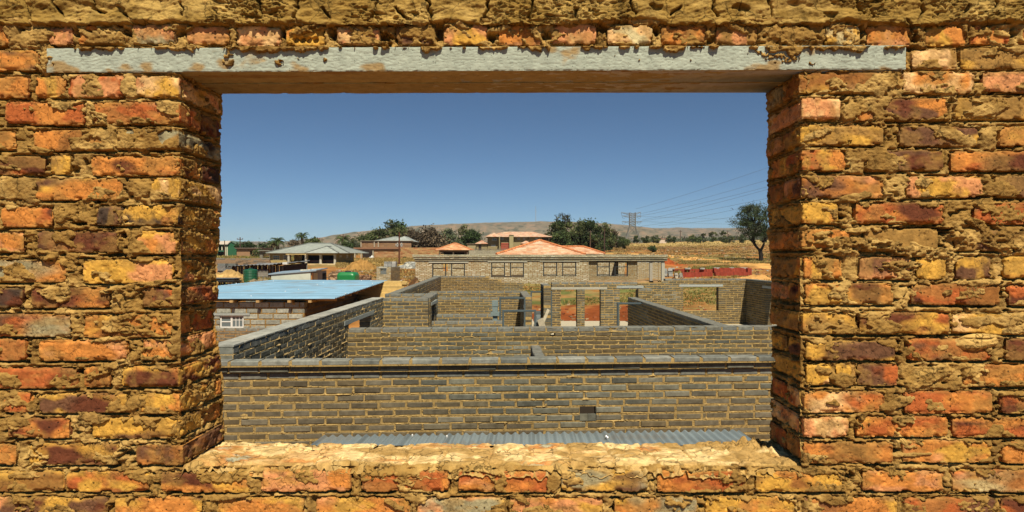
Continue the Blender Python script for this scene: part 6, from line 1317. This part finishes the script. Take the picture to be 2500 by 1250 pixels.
T('broadleaf_tree', 'broad dark tree in the middle of the right hand group', 1432, 130, 606, 535, 66, 15, 'deep', second='olive', clumps=60, leaves=120, lo=.08)
T('broadleaf_tree', 'thin branchy tree between the two dark ones', 1402, 138, 604, 535, 22, 16, 'olive', clumps=14, leaves=50)
T('broadleaf_tree', 'olive brown tree at the right of the dark group', 1470, 126, 608, 541, 56, 17, 'olive', second='deep', clumps=44, lo=.1)
T('broadleaf_tree', 'brownish tree on the right edge of the dark group', 1492, 132, 604, 551, 34, 18, 'brown', second='olive', clumps=26, lo=.08)
T('broadleaf_tree', 'small round green tree left of the pylon', 1508, 150, 602, 566, 30, 19, 'deep', second='bush', clumps=24, lo=.06)
T('shrub', 'bright green bush under the olive brown tree', 1466, 112, 612, 588, 30, 20, 'bush', clumps=18, lo=.03, cat='shrub')
T('shrub', 'green bush at the foot of the pylon', 1524, 128, 602, 578, 30, 21, 'bush', clumps=18, lo=.03, cat='shrub')
T('shrub', 'dark round bush on the dry slope right of the pylon', 1592, 115, 610, 596, 20, 22, 'deep', second='bush', clumps=16, lo=.02, cat='shrub')
# the thorn tree by the road
tt_ = thing('thorn_tree', 'dark flat topped thorn tree with forked trunk by the road on the right', 'tree', (xat(1858, 77), 77, gz(1858, 77)))
Ya = 77.; R = np.random.RandomState(4); r = random.Random(4); A = lambda px, py_, dy=0: np.array((xat(px, Ya), Ya + dy, zat(py_, Ya))); m = MB(); bk = (.035, .028, .022)
m.path([A(1858, 639), A(1858, 625), A(1856, 612)], [.30, .26, .24], 9, bk)
limbs = [[A(1856, 613), A(1847, 600, .3), A(1843, 585, .5), A(1837, 568, .4), A(1826, 550, 0), A(1815, 535, -.3)], [A(1857, 613), A(1862, 598, -.3), A(1864, 580, -.5), A(1868, 560, -.4), A(1872, 540, 0), A(1876, 522, .2)],
         [A(1843, 585, .5), A(1848, 565, 1), A(1850, 545, 1.2), A(1848, 520, 1)], [A(1847, 600, .3), A(1836, 588, 0), A(1827, 582, -.2)], [A(1864, 580, -.5), A(1876, 570, -1), A(1888, 556, -1), A(1896, 540, -.8)], [A(1862, 590, 0), A(1875, 585, .5), A(1884, 575, .8)], [A(1837, 568, .4), A(1846, 552, -1), A(1842, 532, -1.2)]]
for L_ in limbs: m.path(L_, np.linspace(.17, .035, len(L_)), 6, bk)
tips = []
for i in range(150):
    px = r.gauss(1843, 26); py_ = r.uniform(503, 575); lo_ = 1 - ((px - 1845) / 62) ** 2
    if lo_ < .05 or py_ < 540 - 38 * math.sqrt(lo_) or py_ > 556 + 26 * lo_ * (1 if px > 1825 else .2): continue
    p = A(px, py_, r.uniform(-2.2, 2.2)); tips.append(p); L_ = min(limbs, key=lambda q: np.linalg.norm(q[-2] - p)); b0 = L_[-2]; m.path([b0, (b0 + p) / 2 + (0, 0, .15), p], [.05, .03, .012], 4, bk)
    if r.random() < .4:
        d = np.array((r.uniform(-.5, .5), r.uniform(-.3, .3), r.uniform(.3, .8))) if px > 1805 else np.array((-.9, 0, r.uniform(-.1, .3))); m.tube(p, p + d, .02, .008, 3, bk, caps=False)
for (a, b, c, d) in ((1812, 535, 1780, 535), (1815, 545, 1776, 549), (1790, 512, 1783, 508), (1830, 583, 1824, 580)): m.path([A(a, b), (A(a, b) + A(c, d)) / 2 + (0, 0, .1), A(c, d)], [.03, .02, .01], 4, bk)
m.build('trunk', M_bark, tt_)
mb = MB()
for p in tips: s = r.uniform(.16, .40); leaf_quads(mb, R.normal(size=(100, 3)) * s * np.array((1, 1, .7)) + p, .075, np.array(r.choice([(.028, .045, .014), (.042, .062, .022), (.020, .032, .010), (.058, .075, .035)])) * r.uniform(.8, 1.25), R)
mb.build('crown', M_leaf, tt_)
# palms
def palm(px, Y, py_base, py_top, rad, seed, label):
    r = random.Random(seed); x = xat(px, Y); z0 = zat(py_base, Y) - .3; zc = zat(py_top, Y); R_ = rad / F * Y; t = thing('palm_tree', label, 'palm', (x, Y, z0), 'palms behind the bungalow'); m = MB(); zc -= R_ * .45
    m.path([(x, Y, z0), (x + .1, Y, (z0 + zc) / 2), (x, Y, zc)], [.32, .26, .24], 8, (.10, .075, .05))
    for k in range(14): m.tube((x, Y, zc - .1 * k), (x + .5 * math.cos(k * 2.4), Y + .5 * math.sin(k * 2.4), zc - .1 * k - .5), .05, .02, 4, (.14, .10, .05))
    m.build('trunk', M_bark, t); m = MB()
    for i in range(30):
        a = i * 2.399; el_ = r.uniform(-.15, 1.25); L_ = R_ * r.uniform(.85, 1.15); pts = []
        for s in np.linspace(0, 1, 9): e = el_ - 1.9 * s * s * (1 if el_ > .2 else .7); pts.append((pts[-1] if pts else np.array((x, Y, zc))) + (np.array((math.cos(a) * math.cos(e), math.sin(a) * math.cos(e), math.sin(e))) * L_ / 8 if s else 0))
        pts = np.array(pts); side = np.array((-math.sin(a), math.cos(a), 0)); g_ = np.array((.05, .075, .022)) * r.uniform(.6, 1.4)
        if el_ < 0: g_ = np.array((.12, .09, .04))
        m.path(pts, np.linspace(.04, .012, 9), 4, g_)
        for s in range(16):
            f = s / 15 * 7.9; j = int(f); p = pts[j] * (1 - f + j) + pts[j + 1] * (f - j); ll = R_ * .28 * math.sin(math.pi * (.12 + .8 * s / 15)); dr = pts[j + 1] - pts[j]; dr = dr / np.linalg.norm(dr)
            for sg in (-1, 1): e = p + side * sg * ll * .8 + dr * ll * .5 - np.array((0, 0, ll * .45)); m.add([p, p + dr * .09, e], None, [[0, 1, 2]], g_ * r.uniform(.7, 1.3))
    m.build('fronds', M_leaf, t)
palm(677, 112, 624, 581, 22, 1, 'stout palm left of the bungalow roof'); palm(737, 118, 618, 569, 20, 2, 'tallest palm behind the bungalow roof ridge'); palm(837, 112, 622, 575, 24, 3, 'dark palm between the bungalow and the red brick house')
palm(664, 120, 622, 589, 16, 4, 'small half hidden palm leaning left of the stout one')
T('broadleaf_tree', 'flat topped dark tree right of the green house', 600, 122, 624, 592, 42, 31, 'deep', flat=True, clumps=30, leaves=90, lo=.35)
T('shrub', 'yellowish bushy tree before the low brown building', 630, 106, 628, 603, 30, 32, 'olive', second='bush', clumps=22, lo=.05, cat='shrub')
T('broadleaf_tree', 'distant dark tree above the low brown building', 645, 170, 622, 592, 40, 33, 'deep', second='grey', clumps=26, lo=.1)
T('bare_tree', 'pinkish bare bush behind the bungalow roof', 718, 112, 616, 583, 40, 34, 'dry', second='brown', clumps=30, lo=.05)
T('broadleaf_tree', 'olive tree just right of the tallest palm', 765, 124, 614, 578, 46, 35, 'olive', second='bush', clumps=36, lo=.05)
T('broadleaf_tree', 'dark bush tree under the dark palm', 846, 108, 622, 586, 40, 36, 'deep', second='bush', clumps=30, lo=.05)
T('broadleaf_tree', 'grey green tree over the right end of the bungalow roof', 866, 125, 616, 574, 28, 37, 'grey', second='olive', clumps=20, lo=.05)
T('shrub', 'small grey green shrub in the red soil by the outhouse', 897, 46, 674, 661, 13, 38, 'grey', clumps=14, leaves=60, lo=.02, cat='shrub', grp='shrubs on the building plot')
T('shrub', 'tiny dark shrub in front of the garden wall', 989, 99, 632, 622, 8, 39, 'bush', clumps=8, lo=.02, cat='shrub', grp='shrubs on the building plot')
T('shrub', 'weedy shrub at the foot of the round green tank', 578, 37.5, 690, 670, 12, 40, 'bush', second='olive', clumps=12, leaves=50, lo=.02, cat='shrub', grp='shrubs on the building plot')
T('shrub', 'weed clump on the rubble heap behind the blue roof', 596, 33.5, 692, 681, 22, 41, 'bush', second='olive', clumps=14, leaves=50, lo=.02, cat='shrub', grp='shrubs on the building plot')
# bushes strung out along the edge of the plain: each its own thing
SP = [(1576, 572, 22), (1600, 573, 24), (1634, 574, 16), (1646, 577, 10), (1690, 574, 26), (1718, 566, 14), (1741, 563, 22), (1765, 562, 18), (1786, 573, 20), (1812, 571, 16), (1706, 577, 16), (1774, 577, 18), (1553, 574, 14), (1838, 576, 14), (1866, 574, 14)]
for i, (px, pyt, w) in enumerate(SP):
    T('plain_bush', ['round dark bush on the far edge of the plain, %s', 'ragged green bush on the far edge of the plain, %s'][i % 2] % ['left of the pink roofed bungalow', 'touching the pink roofed bungalow', 'right beside the pink roofed bungalow', 'smallest near the pink roofed bungalow', 'just right of the lone pole', 'taller one by the lone pole', 'tallest of the row', 'second tallest of the row', 'between the two far poles', 'before the thorn tree limbs', 'lowest right of the lone pole', 'low under the second tallest one', 'under the pylon arms', 'behind the thorn tree trunk', 'half behind the brick reveal'][i], px, 235, 590, pyt, w, 60 + i, ['deep', 'bush', 'grey'][i % 3], grp='bushes along the far edge of the plain', clumps=16, leaves=46, lo=.05, second='olive', cat='bush', lsize=.28)
# far wood strung along the horizon: reads as one mass
mb = MB(); R = np.random.RandomState(77)
for i in range(420):
    px = R.uniform(380, 860) if i < 210 else R.uniform(1480, 1960); Y = R.uniform(420, 800); x = xat(px, Y); z = float(tz(x, Y)); h = R.uniform(3, 7) * (1 if px < 900 else .7); n_ = 26
    leaf_quads(mb, R.normal(size=(n_, 3)) * np.array((3.2, 2, h * .30)) + (x, Y, z + h * .45), .8, np.array((.055, .07, .035)) * R.uniform(.7, 1.4), R)
struct(mb.build('far_wood', M_leaf), 'stuff')
# dry grass: tufts of blades
def grass(name, regions, seed):
    R = np.random.RandomState(seed); mb = MB()
    for (pa, pb, ya, yb, n, h, cs, thr) in regions:
        px = R.uniform(pa, pb, n); Y = 1 / R.uniform(1 / yb, 1 / ya, n); X = xat(px, Y)
        ok = fbm2(X * .25, Y * .25, 3, seed) + R.uniform(-.25, .25, n) > thr; X, Y = X[ok], Y[ok]; n = len(X); Z = tzn(X, Y) - .02
        for b in range(5):
            a = R.uniform(0, 6.28, n); w = .022 + .0006 * Y; hh = h * R.uniform(.4, 1.2, n); ox, oy = R.normal(0, .06, n), R.normal(0, .06, n); lx, ly = R.normal(0, .35, n) * hh, R.normal(0, .3, n) * hh
            v = np.stack([np.stack([X + ox - w * np.cos(a), Y + oy - w * np.sin(a), Z], -1), np.stack([X + ox + w * np.cos(a), Y + oy + w * np.sin(a), Z], -1), np.stack([X + ox + lx, Y + oy + ly, Z + hh], -1)], 1).reshape(-1, 3)
            ci = R.randint(0, len(cs), n); c = np.array(cs)[ci] * R.uniform(.7, 1.3, (n, 1)); mb.add(v, None, np.arange(3 * n).reshape(n, 3), np.repeat(c, 3, 0))
    return struct(mb.build(name, M_grass), 'stuff')
straw = [(.36, .25, .085), (.30, .20, .06), (.42, .31, .12), (.24, .16, .05)]; gmix = straw[:2] + [(.13, .16, .04), (.18, .19, .06)]; dk = [(.22, .13, .05), (.28, .18, .07), (.16, .11, .04), (.34, .22, .08)]
grass('dry_grass', [(1180, 1900, 31, 46, 6000, .11, gmix, .12), (1540, 2000, 66, 100, 4500, .22, [(.17, .16, .05), (.26, .19, .07), (.34, .24, .09)], .12), (1500, 1950, 100, 170, 4500, .22, dk, .1), (1500, 1950, 150, 330, 4000, .26, straw, .05),
                     (820, 1080, 66, 103, 4500, .3, straw, 0), (820, 1060, 44, 62, 1500, .2, dk + straw, .2), (1600, 1800, 53, 61, 2500, .35, gmix, 0), (520, 720, 74, 120, 2500, .3, gmix, 0), (520, 700, 30, 44, 900, .3, gmix, .1), (1640, 1950, 46, 52, 600, .15, straw, .1)], 990)

# loose rubble and stones littering the plot
def litter(name, regions, seed):
    R = np.random.RandomState(seed); mb = MB()
    for (pa, pb, ya, yb, n, size, cs) in regions:
        px = R.uniform(pa, pb, n); Y = R.uniform(ya, yb, n); X = xat(px, Y); ok = fbm2(X * .4, Y * .3, 3, seed + 3) + R.uniform(-.3, .3, n) > .05; X, Y = X[ok], Y[ok]; Z = tzn(X, Y); m = len(X)
        base_ = np.array([[a, b, c] for a in (-1, 1) for b in (-1, 1) for c in (-1, 1)], float)
        V = base_[None] * R.uniform(.4, 1.1, (m, 8, 3)) * (size * R.uniform(.35, 1.3, m) ** 1.5)[:, None, None] * np.array((1, 1, .6)) + np.stack([X, Y, Z], -1)[:, None]
        q = (np.array(MB.BQ)[None] + (np.arange(m) * 8)[:, None, None]).reshape(-1, 4); c = np.array(cs)[R.randint(0, len(cs), m)] * R.uniform(.7, 1.25, (m, 1)); mb.add(V.reshape(-1, 3), q, None, np.repeat(c, 8, 0))
    return struct(mb.build(name, M_rock), 'stuff')
litter('rubble', [(820, 1020, 42, 75, 700, .12, [(.45, .42, .34), (.30, .20, .12), (.36, .15, .07), (.55, .5, .4)]), (1600, 1950, 47, 62, 500, .10, [(.45, .42, .34), (.34, .20, .10), (.36, .12, .06)]), (1180, 1900, 27.2, 31, 500, .07, [(.30, .10, .04), (.22, .07, .03), (.42, .30, .16)]),
                  (520, 830, 36, 60, 500, .12, [(.40, .36, .28), (.28, .18, .1), (.2, .17, .13)]), (1500, 1950, 70, 180, 600, .25, [(.40, .32, .2), (.30, .14, .06), (.2, .13, .08)])], 995)
HAZE = .00010
# ================================================================ thin dust haze over the plain
hz_ = MB(); hz_.box(-4600, 4600, -60, 4300, -14, 150, (1, 1, 1)); hm = bpy.data.materials.new('haze'); hm.use_nodes = True
hn_ = hm.node_tree; hn_.nodes.remove(hn_.nodes['Principled BSDF']); pv = hn_.nodes.new('ShaderNodeVolumePrincipled'); pv.inputs['Color'].default_value = (.86, .90, .94, 1); pv.inputs['Density'].default_value = HAZE
hn_.links.new(pv.outputs[0], hn_.nodes['Material Output'].inputs['Volume'])
if HAZE: struct(hz_.build('haze', hm), 'stuff')
# ================================================================ camera, sun, sky
for o in list(col.objects):
    if o.parent is None: o.location.z += CZ
cam = bpy.data.cameras.new('camera'); co = bpy.data.objects.new('camera', cam); col.objects.link(co)
co.location = (0, 0, CZ); co.rotation_euler = (math.pi / 2, 0, 0)
cam.sensor_width = 36; cam.lens = 36 * F / 2500
cam.shift_x = (1250 - CX) / 2500; cam.shift_y = (CY - 625) / 2500
cam.clip_start = .05; cam.clip_end = 9000
scn.camera = co
sl = bpy.data.lights.new('sun', 'SUN'); so = bpy.data.objects.new('sun', sl); col.objects.link(so)
sl.energy = 5; sl.angle = math.radians(.5); sl.color = (1, .91, .74)
az, el = math.radians(SUN_AZ), math.radians(SUN_EL)
from mathutils import Vector
d = Vector((math.sin(az) * math.cos(el), -math.cos(az) * math.cos(el), math.sin(el)))     # towards the sun
so.rotation_euler = d.to_track_quat('Z', 'Y').to_euler(); so.location = (3, -6, 12)
w = bpy.data.worlds.new('World'); scn.world = w; w.use_nodes = True
nt = w.node_tree; bg = nt.nodes['Background']
sk = nt.nodes.new('ShaderNodeTexSky'); sk.sky_type = 'NISHITA'; sk.sun_disc = False
sk.sun_elevation = el; sk.sun_rotation = math.pi - az
sk.altitude = 1500; sk.air_density = .66; sk.dust_density = .5; sk.ozone_density = .7
mxs = nt.nodes.new('ShaderNodeMix'); mxs.data_type = 'RGBA'; mxs.blend_type = 'MULTIPLY'; mxs.inputs[0].default_value = 1; mxs.inputs[7].default_value = (.68, .96, 1.10, 1)   # the cool cast of the print
nt.links.new(sk.outputs[0], mxs.inputs[6]); nt.links.new(mxs.outputs[2], bg.inputs[0]); bg.inputs[1].default_value = .05
scn.view_settings.view_transform = 'Standard'; scn.view_settings.look = 'None'
scn.view_settings.exposure = .5; scn.view_settings.gamma = 1
scn.cycles.max_bounces = 6; scn.cycles.diffuse_bounces = 1
